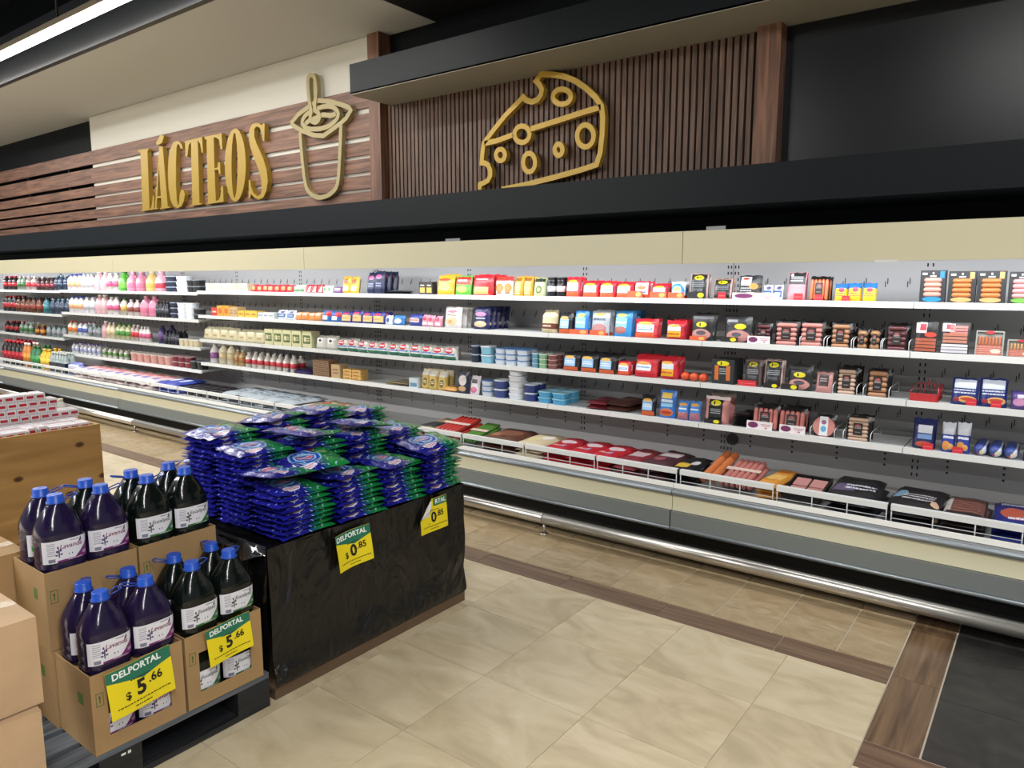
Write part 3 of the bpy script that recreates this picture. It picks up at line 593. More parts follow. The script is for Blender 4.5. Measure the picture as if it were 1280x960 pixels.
# ---- floor
def stone(name, c1, c2, c3, sc, rough, stretch=(1, 1, 1)):
    m, N, L, b = newmat(name)
    g = N.new('ShaderNodeNewGeometry'); oi = N.new('ShaderNodeObjectInfo')
    ml = N.new('ShaderNodeMath'); ml.operation = 'MULTIPLY'; ml.inputs[1].default_value = 53; L.new(oi.outputs['Random'], ml.inputs[0])
    ad = N.new('ShaderNodeVectorMath'); ad.operation = 'ADD'; L.new(g.outputs['Position'], ad.inputs[0]); L.new(ml.outputs[0], ad.inputs[1])
    mp = N.new('ShaderNodeMapping'); mp.inputs['Scale'].default_value = stretch; mp.inputs['Rotation'].default_value = (0, 0, .5); L.new(ad.outputs[0], mp.inputs[0])
    n = N.new('ShaderNodeTexNoise'); n.inputs['Scale'].default_value = sc; n.inputs['Detail'].default_value = 8; n.inputs['Roughness'].default_value = .55; n.inputs['Distortion'].default_value = 1.6
    L.new(mp.outputs[0], n.inputs['Vector'])
    r = N.new('ShaderNodeValToRGB'); e = r.color_ramp.elements; e[0].position = .3; e[0].color = lin(c1); e[1].position = .7; e[1].color = lin(c3)
    k = e.new(.5); k.color = lin(c2); L.new(n.outputs['Fac'], r.inputs[0])
    hs = N.new('ShaderNodeHueSaturation'); mr = N.new('ShaderNodeMapRange'); mr.inputs[3].default_value = .92; mr.inputs[4].default_value = 1.06
    L.new(oi.outputs['Random'], mr.inputs[0]); L.new(mr.outputs[0], hs.inputs['Value']); L.new(r.outputs[0], hs.inputs['Color'])
    L.new(hs.outputs[0], b.inputs['Base Color']); b.inputs['Roughness'].default_value = rough
    bp = N.new('ShaderNodeBump'); bp.inputs['Strength'].default_value = .06; bp.inputs['Distance'].default_value = .004; L.new(n.outputs['Fac'], bp.inputs['Height']); L.new(bp.outputs[0], b.inputs['Normal'])
    MATS[name] = m; return m
tile_big = stone('cream_marble_tile', 'b3a486', 'c3b495', 'cfc2a5', 2.2, .26, (1, 2.2, 1))
tile_small = stone('sand_tile', '94805f', 'a28e6e', 'ae9a7b', 5, .22, (1, 2.0, 1))
tile_slate = stone('slate_tile', '23211f', '2d2b29', '3a3735', 6, .3)
plank_x = wood('wood_tile_long', '5a4334', '79604c', 0, 2.0, .26)
plank_y = wood('wood_tile_cross', '54402f', '7a6148', 1, 2.0, .26)
grout = mat('grout', 'c2b8a4', .8)
floor = struct('floor', MB().box(-20, 6, -9, 5.3, -.06, -.003), [grout])
def tile(name, x0, x1, y0, y1, m, gap=.0015):
    me = MB().box(-(x1 - x0) / 2 + gap, (x1 - x0) / 2 - gap, -(y1 - y0) / 2 + gap, (y1 - y0) / 2 - gap, -.02, 0).mesh(name, [m])
    return obj(name, me, floor, ((x0 + x1) / 2, (y0 + y1) / 2, 0))
cache = {}
def tiles(name, xs, ys, m, gap=.0015):
    for i in range(len(xs) - 1):
        for j in range(len(ys) - 1):
            w_, d_ = abs(xs[i + 1] - xs[i]), abs(ys[j + 1] - ys[j]); key = (name, round(w_, 3), round(d_, 3), m.name)
            if key not in cache: cache[key] = MB().box(-w_ / 2 + gap, w_ / 2 - gap, -d_ / 2 + gap, d_ / 2 - gap, -.02, 0).mesh(name, [m])
            obj(name, cache[key], floor, ((xs[i] + xs[i + 1]) / 2, (ys[j] + ys[j + 1]) / 2, 0))
bx = [-.462] + [-.871 - .5025 * k for k in range(27)]
by = [3.268, 2.783, 2.294, 1.806, 1.306, .816, .326, -.164]
tiles('floor_tile', bx, by, tile_big, .0013)
sx = [-.462 - .0] + [-.706 - .2985 * k for k in range(48)]
tiles('small_floor_tile', sx, [3.442, 3.978, 4.36], tile_small, .003)
px_ = [-.462] + [-.941 - .5965 * k for k in range(24)]
tiles('wood_tile', px_, [3.270, 3.440], plank_x, .0018)
tiles('wood_tile', [-.460, -.274], [4.36, 3.915, 3.362, 2.803], plank_y, .002)
tiles('wood_tile', [-.460, .14, .74, 1.34, 1.94], [2.801, 2.620], plank_x, .002)
tiles('slate_tile', [-.272, .69, 1.65], [4.22, 3.748, 3.277, 2.803], tile_slate, .003)
tiles('floor_tile', [-.460, .045, .55, 1.055, 1.56, 2.065], [2.618, 2.13, 1.64, 1.15, .66, .17], tile_big, .0013)
# ---- walls, soffit, ceiling
WY = 5.10; SOF = -4.72
wall = struct('wall_back', MB().box(-20, 6, WY + .05, WY + .25, 0, 6.2), [navy_dark])
struct('wall_panel', MB().box(-11.31, -5.46, 5.035, WY + .05, 2.30, 3.995), [white_wall])
bpy.data.objects['wall_panel'].name = 'wall_left'
BZ = [(3.345, 3.525), (3.085, 3.29), (2.91, 3.035), (2.75, 2.875), (2.59, 2.715), (2.32, 2.56)]
wl = bpy.data.objects['wall_left']
for z0, z1 in BZ:
    for x0, x1 in ((-11.31, -8.40), (-8.40, -5.464)):
        part('board', MB().box(x0, x1, 5.005, 5.034, z0, z1), walnut_h, wl)
    for x0, x1 in ((-16.0, -13.6), (-13.6, -11.31)):
        part('board', MB().box(x0, x1, 5.005, 5.034, z0, z1), walnut_h, wall)
# battens that hold the boards in front of the dark wall
for x in (-15.2, -13.6, -12.1): part('batten', MB().box(x - .03, x + .03, 5.034, WY + .05, 2.32, 3.5), navy_dark, wall)
# cheese bay: backing, slats, posts
sp = struct('wall_right', MB().box(-5.31, -1.745, 5.105, WY + .05, 2.30, 3.345), [mat('slat_backing', '1d1310', .7)])
SLP = .0502; sl = MB().box(-.0165, .0165, -.0, .024, 0, 1.045).mesh('slat', [walnut_s])
k = 0
while -5.30 + SLP * (k + .5) < -1.76:
    obj('slat', sl, sp, (-5.30 + SLP * (k + .5), 5.081, 2.30)); k += 1
struct('trim_1', MB().box(-5.462, -5.31, 4.995, WY + .05, 2.30, 3.995), [walnut_v])
struct('trim_2', MB().box(-1.745, -1.59, 4.995, WY + .05, 2.30, 3.34), [walnut_v])
struct('trim_3', MB().box(-16.5, 2.6, 4.45, WY + .05, 2.155, 2.385), [navy])          # long ledge above the cases
hood = struct('trim_4', MB().box(-5.25, 2.6, 4.585, 4.62, 3.345, 3.60).box(-5.25, 2.6, 4.62, WY + .05, 3.56, 3.60), [navy])
struct('trim_5', MB().box(-5.25, 2.6, 4.585, WY + .05, 3.340, 3.358), [mat('hood_soffit', '9a9484', .7)])
struct('trim_6', MB().box(-1.59, 2.6, 5.11, WY + .05, 2.385, 3.34), [mat('glossy_navy_panel', '070b10', .28, spec=.5, bump=.05, bscale=120)])
struct('ceiling', MB().box(-18, SOF, 3.66, WY + .2, 4.0, 4.06), [soffit_m])
struct('trim_7', MB().box(-18, SOF, 3.60, 3.66, 3.995, 4.50), [mat('dark_fascia', '2a2e33', .4)])
struct('trim_8', MB().box(SOF, 6, 3.66, WY + .2, 4.0, 4.06).box(SOF, 6, 3.60, 3.66, 3.995, 4.5), [black_m])  # soffit run on in black: its fade into shade put into the colour
deck = MB()
deck.box(-20, 6, -9, 5.3, 6.15, 6.2)
roof = struct('ceiling_deck', deck, [mat('dark_roof_deck', '14171b', .6)]); roof.name = 'ceiling_upper'
for k in range(24):
    part('roof_rib', MB().box(-20, 6, -8.8 + k * .58, -8.66 + k * .58, 6.04, 6.15), mat('roof_rib', '0e1013', .6), roof)
# ---- linear ceiling lamps
lamp_house = mat('lamp_housing', '8d8678', .45); lamp_glow = mat('lamp_diffuser', 'fff8ee', .5, emit=9)
LN = ['linear ceiling lamp hanging along the front of the soffit', 'linear ceiling lamp over the aisle behind the soffit lamp', 'third linear ceiling lamp out over the shop floor', 'linear ceiling lamp farthest from the dairy wall']
for i, (lx, ly, lz, lh) in enumerate(LAMP_ROWS):
    t = thing('ceiling_lamp', LN[i], 'lamp', (lx, ly, lz), group='linear ceiling lamps')
    part('housing', MB().box(-lh, lh, -.05, .05, 0, .05), lamp_house, t)
    part('diffuser', MB().box(-lh, lh, -.028, .028, -.045, 0), lamp_glow, t)
    for x in [q for q in (-4.5, -2.4, 2.3, 5.0) if abs(q) < lh]: part('hanger_rod', MB().tube([(x, 0, .05), (x, 0, 6.04 - lz)], .012, 6), black_m, t)
# ---- wall lettering and emblems
gold = mat('gold_paint', 'a88a32', .42, metal=.15); gold2 = mat('bright_gold_paint', 'c39f3c', .4, metal=.15); khaki = mat('khaki_paint', 'a39568', .5)
for ch, hole, nm in (('L', [], 'L'), ('A', ['Ah'], 'Á'), ('C', [], 'C'), ('T', [], 'T'), ('E', [], 'E'), ('O', ['Oh'], 'O'), ('S', [], 'S')):
    cx = sum(p[0] for p in LETTERS[ch]) / len(LETTERS[ch]); q = lambda P: [(x - cx, z - 2.6) for x, z in P]
    bm = prism(q(LETTERS[ch]), [q(LETTERS[h]) for h in hole], 0, .055)
    t = thing('sign_letter', 'raised gold letter %s of the LÁCTEOS wall sign' % nm, 'letter', (cx, 4.95, 2.6), group='letters of the wall sign')
    obj('face', bm_mesh(bm, 'sign_letter', [gold]), t)
    if ch == 'A': obj('accent', bm_mesh(prism(q(LETTERS['ac']), [], 0, .055), 'accent', [gold]), t)
cheese = thing('cheese_emblem', 'raised gold outline of a cheese wedge on the slatted wall', 'emblem', (-3.5, 5.0, 2.4))
def rel(P, c): return [(x - c[0], z - c[1]) for x, z in P]
cc = (-3.5, 2.4)
out_ = rel(LETTERS['out'], cc)
part('outline', ribbon(out_, .043, 0, .05, False, MB()), gold2, cheese)
for n_ in ('m1', 'm2'): part('edge_bar', ribbon(rel(LETTERS[n_], cc), .043, 0, .05, False, MB()), gold2, cheese)
for n_ in ('h1', 'h2', 'h3', 'h4', 'h5', 'h6'): part('cheese_hole', ribbon(rel(LETTERS[n_], cc), .04, 0, .05, True, MB()), gold2, cheese)
# stand-offs to the wall
part('stand_off', MB().box(-.592, -.575, .05, .080, .35, .37), gold2, cheese)
yog = thing('cup_emblem', 'raised khaki outline of a yogurt cup with spoon', 'emblem', (-6.2, 4.955, 2.5)); yc = (-6.2, 2.5)
for n_, nm, cl, dy_ in (('cup', 'cup_outline', False, 0), ('lid', 'lid_outline', True, -.002), ('swirl', 'swirl', True, -.004), ('s2', 'swirl_line', False, -.006), ('spoon', 'spoon', True, -.010)):
    part(nm, ribbon(smooth_path(rel(LETTERS[n_], yc), cl) if nm != 'lid_outline' else rel(LETTERS[n_], yc), .046, dy_, .05 + dy_, cl, MB()), khaki, yog)

# ================================================================ REFRIGERATED CASES
beige = mat('case_beige', 'c8c3a6', .45); beige2 = beige
steel_w = mat('case_white_enamel', 'c2c5c5', .4); lip_m = mat('price_rail_white', 'd2d4d2', .4); back_m = mat('case_back_enamel', 'b4b3b4', .45)
grey_p = mat('case_grey_panel', '767c7b', .42, metal=.25); chrome = mat('brushed_chrome', '8f969b', .40, metal=.8); strip_w = mat('price_strip', 'e9e9e4', .4)
dark_slot = mat('slot_dark', '1c1c1e', .8); tub_m = mat('case_deck_grey', 'a7a9a8', .4)
canopy_glow = mat('canopy_tube', 'f4f7ff', .5, emit=4)
MW = 3.531; BW = MW / 3
def surf(row, X):
    if X > -7.699: return {1: 1.582, 2: 1.316, 3: 1.050, 4: .788}[row]
    if X > -11.23: return {1: 1.566, 2: 1.262, 3: .948, 4: .690}[row]
    return {1: 1.556, 2: 1.222, 3: .888, 4: None}[row]
CASE_LABEL = ['open refrigerated case at the right, under the plain dark wall', 'open refrigerated case directly under the cheese emblem', 'open refrigerated case under the yogurt cup emblem',
              'open refrigerated case under the LÁCTEOS letters', 'open refrigerated case at the far left with soda bottles']
shelf_me = MB().box(-BW / 2 + .003, BW / 2 - .003, 4.436, 4.925, -.022, 0).mesh('shelf', [steel_w])
rail_me = MB().box(-BW / 2 + .002, BW / 2 - .002, 4.424, 4.436, -.030, .004).mesh('price_rail', [lip_m])
fpost = MB().tube([(0, 0, 0), (0, 0, .087)], .0035, 6).mesh('fence_post', [steel_w]); fwire = MB().tube([(-MW / 12 + .01, 0, 0), (MW / 12 - .01, 0, 0)], .0025, 6).mesh('fence_wire', [steel_w])
for k in range(5):
    x1 = 1.717 - MW * k; x0 = x1 - MW; xc = (x0 + x1) / 2; h = MW / 2 - .002
    t = thing('refrigerated_case', CASE_LABEL[k], 'display case', (xc, 0, 0), group='refrigerated wall cases')
    boxpart('back_panel', (-h, h, 4.93, 5.06, .10, 1.96), back_m, t)
    boxpart('canopy', (-h, h, 4.105, 5.06, 1.865, 1.975), steel_w, t)
    boxpart('fascia', (-h, h, 4.085, 4.105, 1.797, 1.985), beige, t)
    boxpart('canopy_tube', (-h + .05, h - .05, 4.16, 4.19, 1.84, 1.864), canopy_glow, t)
    boxpart('deck', (-h, h, 4.11, 4.93, .385, .430), tub_m, t)
    boxpart('front_wall', (-h, h, 4.075, 4.11, .30, .440), tub_m, t)
    part('price_strip', MB().box(-h, h, 4.066, 4.0745, .441, .470), strip_w, t)
    part('top_trim', MB().tube([(-h, 4.050, .415), (h, 4.050, .415)], .017, 10), chrome, t)
    part('front_panel', MB().grid(lambda u, v: (-h + 2 * h * u, 4.052 + .006 * math.sin(v * PI), .305 + .10 * v), 1, 6, 0, True).box(-h, h, 4.060, 4.075, .305, .405), beige2, t)
    part('lower_panel', MB().box(-h + .002, h - .002, 4.028, 4.10, .205, .303), grey_p, t)
    part('lower_trim', MB().tube([(-h, 4.030, .197), (h, 4.030, .197)], .014, 10), chrome, t)
    boxpart('kick', (-h, h, 4.26, 5.0, 0.002, .385), black_m, t)
    # fence: six sections
    fw = 2 * h / 6
    for i in range(6):
        a = -h + fw * i + .008; b = a + fw - .016
        fe = part('fence', MB().box(a, b, 4.128, 4.136, .512, .542).box(a, b, 4.13, 4.155, .540, .544), lip_m, t)
        for q in (a + .004, a + fw * .33, a + fw * .64, b - .004): obj('fence_post', fpost, fe, (q, 4.135, .428))
        obj('fence_wire', fwire, fe, ((a + b) / 2, 4.135, .470))
    # shelves
    for b_ in range(3):
        bc = -MW / 2 + BW * (b_ + .5); X = xc + bc
        for row in (1, 2, 3, 4):
            z = surf(row, X)
            if z is None: continue
            s_ = obj('shelf', shelf_me, t, (bc, 0, z)); obj('price_rail', rail_me, s_)
    # punched slots in the back panel
    m_ = MB(); y0, y1 = 4.9285, 4.9315
    for b_ in range(4):
        bc = -MW / 2 + BW * b_
        offs = (.014, .036) if b_ == 0 else ((-.036, -.014) if b_ == 3 else (-.014, .014))
        for o_ in offs:
            z = .52
            while z < 1.80: m_.box(bc + o_ - .004, bc + o_ + .004, y0, y1, z, z + .02); z += .042
    for b_ in range(3):
        bc = -MW / 2 + BW * b_
        for z in (1.66, 1.40, 1.135, .87, .70):
            for q in range(9):
                x = bc + .11 + q * .12
                if abs(z - .70) < .01 and q % 2: continue
                for dx, dz in ((-.006, 0), (.006, .018)): m_.box(x + dx - .0022, x + dx + .0022, y0, y1, z + dz, z + dz + .036)
        for q in range(4):
            x = bc + .17 + q * .28
            for dz in (0, .035, .07): m_.box(x - .006, x + .006, y0, y1, .56 + dz, .572 + dz)
            m_.box(x + .07, x + .08, y0, y1, .655, .666); m_.box(x + .10, x + .11, y0, y1, .655, .666)
    sl_ = part('slots', m_, dark_slot, t); sl_['kind'] = 'stuff'
    area_light('canopy_light', (xc, 4.20, 1.835), 3.3, .05, 14, (R(35), 0, 0), (.93, .96, 1))
clipm = mat('clear_clip_plastic', '8f9296', .2)
for (x0, x1, z0, z1, nm, mm) in ((-3.684, -3.544, 1.9855, 2.004, 'clip', clipm), (-1.674, -1.561, 1.9855, 2.006, 'clip', clipm), (-.777, -.672, 1.790, 1.802, 'label_holder', lip_m)):
    for o in [q for q in bpy.data.objects if q.name.startswith('refrigerated_case') and abs(q.location.x - (x0 + x1) / 2) < MW / 2]:
        a, b = x0 - o.location.x, x1 - o.location.x
        if nm == 'clip': part(nm, MB().box(a, b, 4.088, 4.094, z0, z1).box(a, a + .006, 4.094, 4.12, z0, z1).box((a + b) / 2, (a + b) / 2 + .006, 4.094, 4.12, z0, z1), mm, o)
        else: part(nm, MB().box(a, b, 4.080, 4.0845, z0, z1), mm, o)
# ---- floor rail in front of the cases
rail = thing('floor_rail', 'long stainless steel bumper rail along the foot of the cases', 'rail', (0, 3.934, 0))
for k in range(6):
    xa = -2.68 + 2.815 * (1 - k); xb = xa + 2.815
    if k == 0: xa, xb = -2.68 + 2.815, 1.9
    part('rail_tube', MB().tube([(xa - (2.815 if k else 0) + (2.815 if k else 0), 0, .106), (xb - .004, 0, .106)], .037, 14), mat('stainless_steel', 'c4c0b8', .30, metal=.9), rail)
for k in range(6):
    x = -2.68 + 2.815 * (1 - k)
    part('rail_post', MB().tube([(x, 0, .008), (x, 0, .072)], .009, 8).lathe([(.028, 0), (.028, .006), (.012, .010)], 12, c=(x, 0)), mat('stainless_steel', 'c4c0b8', .30, metal=.9), rail)
# ================================================================ PALLETS, BOXES, JUGS
card = None
def cardboard(name, c):
    if name in MATS: return MATS[name]
    m, N, L, b = newmat(name)
    t = N.new('ShaderNodeTexCoord'); n = N.new('ShaderNodeTexNoise'); n.inputs['Scale'].default_value = 5; n.inputs['Detail'].default_value = 6; L.new(t.outputs['Object'], n.inputs['Vector'])
    r = N.new('ShaderNodeValToRGB'); c0 = lin(c); r.color_ramp.elements[0].position = .3; r.color_ramp.elements[1].position = .7
    r.color_ramp.elements[0].color = tuple(x * .86 for x in c0[:3]) + (1,); r.color_ramp.elements[1].color = tuple(min(1, x * 1.08) for x in c0[:3]) + (1,)
    L.new(n.outputs['Fac'], r.inputs[0]); L.new(r.outputs[0], b.inputs['Base Color']); b.inputs['Roughness'].default_value = .75
    bp = N.new('ShaderNodeBump'); bp.inputs['Strength'].default_value = .15; bp.inputs['Distance'].default_value = .004; L.new(n.outputs['Fac'], bp.inputs['Height']); L.new(bp.outputs[0], b.inputs['Normal'])
    MATS[name] = m; return m
card_a = cardboard('cardboard', '9f8056'); card_b = cardboard('pale_cardboard', 'b89a78')
ink_green = mat('green_box_ink', '4f6a2c', .8); tape_m = mat('brown_tape', 'a68c68', .3); hole_m = mat('box_inside', '3a2a1b', .8)
# ---- black pallet
pal_m = wood('black_pallet_wood', '121315', '24262a', 1, 3, .55)
pal_lit = wood('lit_pallet_wood', '3c4146', '636a71', 1, 3, .55)  # pallet black lightened: light on the front boards put into the colour
pal = thing('pallet', 'black painted wooden pallet under the boxes of jugs', 'pallet', (-2.42, .42, 0))
for k in range(8):
    x = -.10 - k * .128; part('deck_board', MB().box(x, x + .098, 0, 1.18, .122, .145), pal_lit if k < 4 else pal_m, pal)
for y in (0, .53, 1.04):
    for x in (-.10, -.56, -.996): part('block', MB().box(x, x + .098, y, y + .14, .024, .100), pal_m, pal)
for y in (0, .53, 1.04): part('stringer', MB().box(-.996, 0, y, y + .14, .100, .122), pal_m, pal)
for x in (-.40, -.80): part('shade_board', MB().box(x, x + .02, .14, 1.04, .024, .100), pal_m, pal)  # added dark boards, standing in for shade inside the pallet
for x in (-.10, -.205, -.31, -.56, -.996): part('bottom_and_shade_board', MB().box(x, x + .098, 0, 1.18, .002, .024), pal_m, pal)  # boards between the block rows are added to darken the pallet inside
part('paint_chip', MB().box(.0, .0015, .60, .615, .105, .112).box(.0, .0015, .622, .632, .103, .113).box(.0, .0015, .30, .33, .05, .054), mat('white_chip', 'd8d8d4', .7), pal)
# ---- cardboard boxes (built facing -y, turned to face +x)
BXW, BXD, BXH = .312, .262, .280
def jug_box(loc, label, window, group, c=None, w_=BXW, d_=BXD, h_=BXH, flaps=True, rz=90):
    c = c or card_a
    t = thing('cardboard_box', label, 'box', loc, (0, 0, R(rz)), group)
    m_ = MB(); th = .004; a, b = -w_ / 2, w_ / 2
    m_.box(a, b, 0, d_, 0, th); m_.box(a, a + th, th, d_ - th, th, h_); m_.box(b - th, b, th, d_ - th, th, h_); m_.box(a, b, d_ - th, d_, th, h_)
    if window:
        m_.box(a, b, 0, th, th, .052); m_.box(a, b, 0, th, .205, h_); m_.box(a, a + .050, 0, th, .052, .205); m_.box(b - .050, b, 0, th, .052, .205)
    else: m_.box(a, b, 0, th, th, h_)
    part('body', m_, c, t)
    if flaps:
        part('flap', MB().box(a + th, b - th, th, .055, h_ - .020, h_ - .016), c, t)
        part('flap', MB().box(a + th, b - th, d_ - .055, d_ - th, h_ - .020, h_ - .016), c, t)
        part('inner_tray', MB().box(a + th, b - th, .055, d_ - .055, h_ - .022, h_ - .018), c, t)
    else:
        part('lid', MB().box(a, b, 0, d_ / 2 - .001, h_, h_ + .004).box(a, b, d_ / 2 + .001, d_, h_, h_ + .004), c, t)
        part('tape', MB().box(a, b, d_ / 2 - .024, d_ / 2 + .024, h_ + .004, h_ + .0046), tape_m, t)
    g = MB()
    for (x0, x1, z0, z1) in ((.014, .038, .222, .224), (.014, .038, .178, .180), (.014, .016, .178, .224), (.036, .038, .178, .224), (.024, .028, .188, .214), (.022, .030, .206, .209)):
        g.box(a + x0, a + x1, -.0008, 0, z0 - .01, z1 - .01)
    part('green_mark', g, ink_green, t)
    g = MB().box(a - .0006, a, .07, .10, .17, .21) if not window else MB().box(a - .0006, a, .06, .10, .16, .20)
    part('side_mark', g, ink_green, t); return t
Z0 = .145
jug_box((-2.42, 1.098, Z0), 'cardboard window box with the larger yellow 5.66 price card', True, 'boxes on the black pallet')
jug_box((-2.42, 1.420, Z0), 'cardboard window box with green jugs and a 5.66 card beside black wrap', True, 'boxes on the black pallet')
jug_box((-2.690, 1.090, Z0), 'lower cardboard box hidden behind the purple jug window box', False, 'boxes on the black pallet', flaps=False)
jug_box((-2.690, 1.410, Z0), 'lower cardboard box hidden behind the green jug window box', False, 'boxes on the black pallet', flaps=False)
jug_box((-2.690, 1.090, Z0 + BXH + .006), 'upper cardboard box carrying the back purple jugs', False, 'boxes on the black pallet')
jug_box((-2.690, 1.410, Z0 + BXH + .006), 'upper cardboard box carrying the back green jugs', False, 'boxes on the black pallet')
jug_box((-2.985, .83, Z0), 'lower plain cardboard box at the far left behind the others', False, 'boxes on the black pallet', flaps=False)
jug_box((-2.985, .83, Z0 + BXH + .006), 'upper plain cardboard box at the far left behind the purple jugs', False, 'boxes on the black pallet', flaps=False)
jug_box((-2.345, .60, Z0), 'dented pale cardboard box lowest at the left edge', False, 'boxes on the black pallet', card_b, .34, .30, .283, False, 86)
jug_box((-2.365, .615, Z0 + .292), 'pale cardboard box stacked uppermost at the left edge', False, 'boxes on the black pallet', card_b, .35, .33, .270, False, 90)
# ---- jugs of coloured cleaner
JW, JD, JH = .149, .122, .265
def sq_pt(t, rx, ry, e=.62):
    c, s = math.cos(t), math.sin(t)
    return rx * math.copysign(abs(c) ** e, c), ry * math.copysign(abs(s) ** e, s)
JPROF = [(.90, 0), (.97, .006), (1.0, .016), (1.0, .034), (.975, .040), (1.0, .046), (1.0, .062), (.985, .068), (1.0, .074), (1.0, .112), (.985, .118), (1.0, .126), (.985, .140), (.93, .156), (.83, .175), (.70, .196), (.55, .216), (.42, .230), (.36, .236), (.36, .243)]
def jug_body():
    m_ = MB(); n = 28; a = 0
    for k, z in JPROF:
        e = .62 if k > .9 else .62 + (.9 - k) * .63
        for i in range(n):
            x, y = sq_pt(math.tau * i / n, JW / 2 * k, JD / 2 * (k if k > .5 else k * JW / JD * .98), min(e, 1)); m_.v.append((x, y, z))
    for j in range(len(JPROF) - 1):
        for i in range(n):
            q = (i + 1) % n; m_.face([j * n + i, j * n + q, (j + 1) * n + q, (j + 1) * n + i], 0, None, True)
    m_.face(list(range(n))[::-1]); m_.face([(len(JPROF) - 1) * n + i for i in range(n)]); return m_
def _arc():
    n = 400; tab = [(0.0, -PI / 2 - R(62))]; a = sq_pt(tab[0][1], JW / 2, JD / 2); s = 0
    for i in range(1, n + 1):
        t = -PI / 2 - R(62) + R(157) * i / n; b = sq_pt(t, JW / 2, JD / 2); s += math.hypot(b[0] - a[0], b[1] - a[1]); tab.append((s, t)); a = b
    return tab
ARC = _arc()
def lab_t(u):
    s = max(0, min(1, u)) * ARC[-1][0]
    for i in range(1, len(ARC)):
        if ARC[i][0] >= s:
            (s0, t0), (s1, t1) = ARC[i - 1], ARC[i]; return t0 + (t1 - t0) * (s - s0) / max(1e-9, s1 - s0)
    return ARC[-1][1]
def lab_pt(u, v, off):
    """point on the wrap label: u 0..1 left to right round the front, v 0..1 up"""
    t = lab_t(u)
    x, y = sq_pt(t, JW / 2 + off, JD / 2 + off); return (x, y, .040 + v * .078)
def label_mesh():
    return MB().grid(lambda u, v: lab_pt(u, v, .0012), 40, 2, 0, True)
def jug_text(s, size, u0, v0, shear=.25, bold=.012):
    vv, ff = text_verts(s, size, bold, 'CENTER', shear); m_ = MB()
    Wd = ARC[-1][0]
    for x, y in vv: m_.v.append(lab_pt(u0 + x / Wd, v0 + y / .078, .0019))
    for f_ in ff: m_.face(f_)
    return m_
def label_mat(name, c, c2):
    return printed(name, 'd6d6de', [('r', .87, .36, .125, .40, c), ('d', .535, .40, .215, .46, .80, c), ('r', .55, .04, .33, .05, c), ('t', .14, .62, .06, .30, 7, '8a8a98'), ('r', .14, .12, .05, .08, '77778a'),
        ('e', .250, .42, .012, .22, c2), ('e', .222, .50, .018, .06, c2), ('e', .278, .54, .016, .06, c2), ('e', .238, .68, .014, .06, c2), ('e', .285, .36, .02, .04, c2), ('e', .212, .34, .02, .04, c2), ('e', .60, .86, .012, .10, c2), ('e', .585, .80, .014, .06, c2),
        ('e', .40, .30, .009, .035, '333340'), ('e', .45, .30, .009, .035, '333340'), ('t', .50, .90, .07, .04, 1, '555560'), ('t', .50, .05, .12, .025, 1, 'dddde4'), ('t', .66, .22, .045, .07, 3, 'd8d0dc')], .35)
lm_p = label_mat('lavender_label', '6e2468', '4a3a66'); lm_g = label_mat('green_label', '2f6b36', '33463a')
liq_p = mat('purple_cleaner', '1d1433', .14, spec=.45); liq_g = mat('dark_green_cleaner', '0b1210', .14, spec=.45)
cap_m = mat('blue_cap', '1d4fb8', .35); strap_m = mat('blue_strap', '24459c', .35)
JB = {'p': jug_body().mesh('jug_body', [liq_p]), 'g': jug_body().mesh('jug_body', [liq_g])}
JL = {'p': label_mesh().mesh('label', [lm_p]), 'g': label_mesh().mesh('label', [lm_g])}
JT = {'p': jug_text('Lavanda', .0225, .435, .68).mesh('lettering', [mat('lavender_ink', '7a2550', .5)]), 'g': jug_text('Eucalipto', .0190, .440, .68).mesh('lettering', [mat('green_ink', '3b4a44', .5)])}
JC = MB().lathe([(.0265, .236), (.0275, .238), (.0275, .243), (.0255, .245), (.0255, .264), (.0235, .267)], 22).mesh('cap', [cap_m])
hp = [(.026, .008), (.048, .014), (.068, .014), (.073, 0), (.068, -.014), (.048, -.014), (.026, -.008)]
JS = MB().tube([(x, y, .241 + .25 * max(0, x - .02)) for x, y in hp], .0026, 6).lathe([(.030, .237), (.030, .241)], 18).mesh('strap', [strap_m])
def jug(kind, x, y, z, label, group, rz=90, strap=0, up=0):
    t = thing('cleaner_jug', label, 'jug', (x, y, z), (0, 0, R(rz)), group)
    obj('body', JB[kind], t); lb = obj('label', JL[kind], t); obj('lettering', JT[kind], lb); obj('cap', JC, t)
    if strap is not None: obj('strap', JS, t, (0, 0, .0), (0, 0, R(strap)))
    return t
gj = 'jugs of cleaner on the boxes'
T1 = Z0 + BXH - .016; T2 = Z0 + 2 * BXH + .006 - .016
c0, c1 = -2.487, -2.6105      # front and back rank
jug('p', c0, 1.0225, T1, 'lower purple lavender jug at front, left above the big price card', gj, 90, 10)
jug('p', c0, 1.1735, T1, 'lower purple lavender jug at front, right above the big price card', gj, 90, 160)
jug('p', c1, 1.0225, T1, 'lower purple jug behind left, strap raised beside its cap', gj, 90, 60)
jug('p', c1, 1.1735, T1, 'lower purple jug behind right, mostly hidden by its neighbour', gj, 90, 175)
jug('g', c0, 1.3445, T1, 'lower dark green jug at front left over the smaller 5.66 card', gj, 90, 20)
jug('g', c0, 1.4955, T1, 'lower dark green jug at front right next to the black wrap', gj, 90, 35)
jug('g', c1, 1.3445, T1, 'lower dark green jug behind left with its strap swung left', gj, 90, 150)
jug('g', c1, 1.4955, T1, 'lower dark green jug behind right with a looped strap', gj, 90, 80)
d0, d1 = -2.757, -2.8805
jug('p', d0, 1.0145, T2, 'upper purple lavender jug at front left on the back box', gj, 90, 5)
jug('p', d0, 1.1655, T2, 'upper purple lavender jug at front right on the back box', gj, 90, 0)
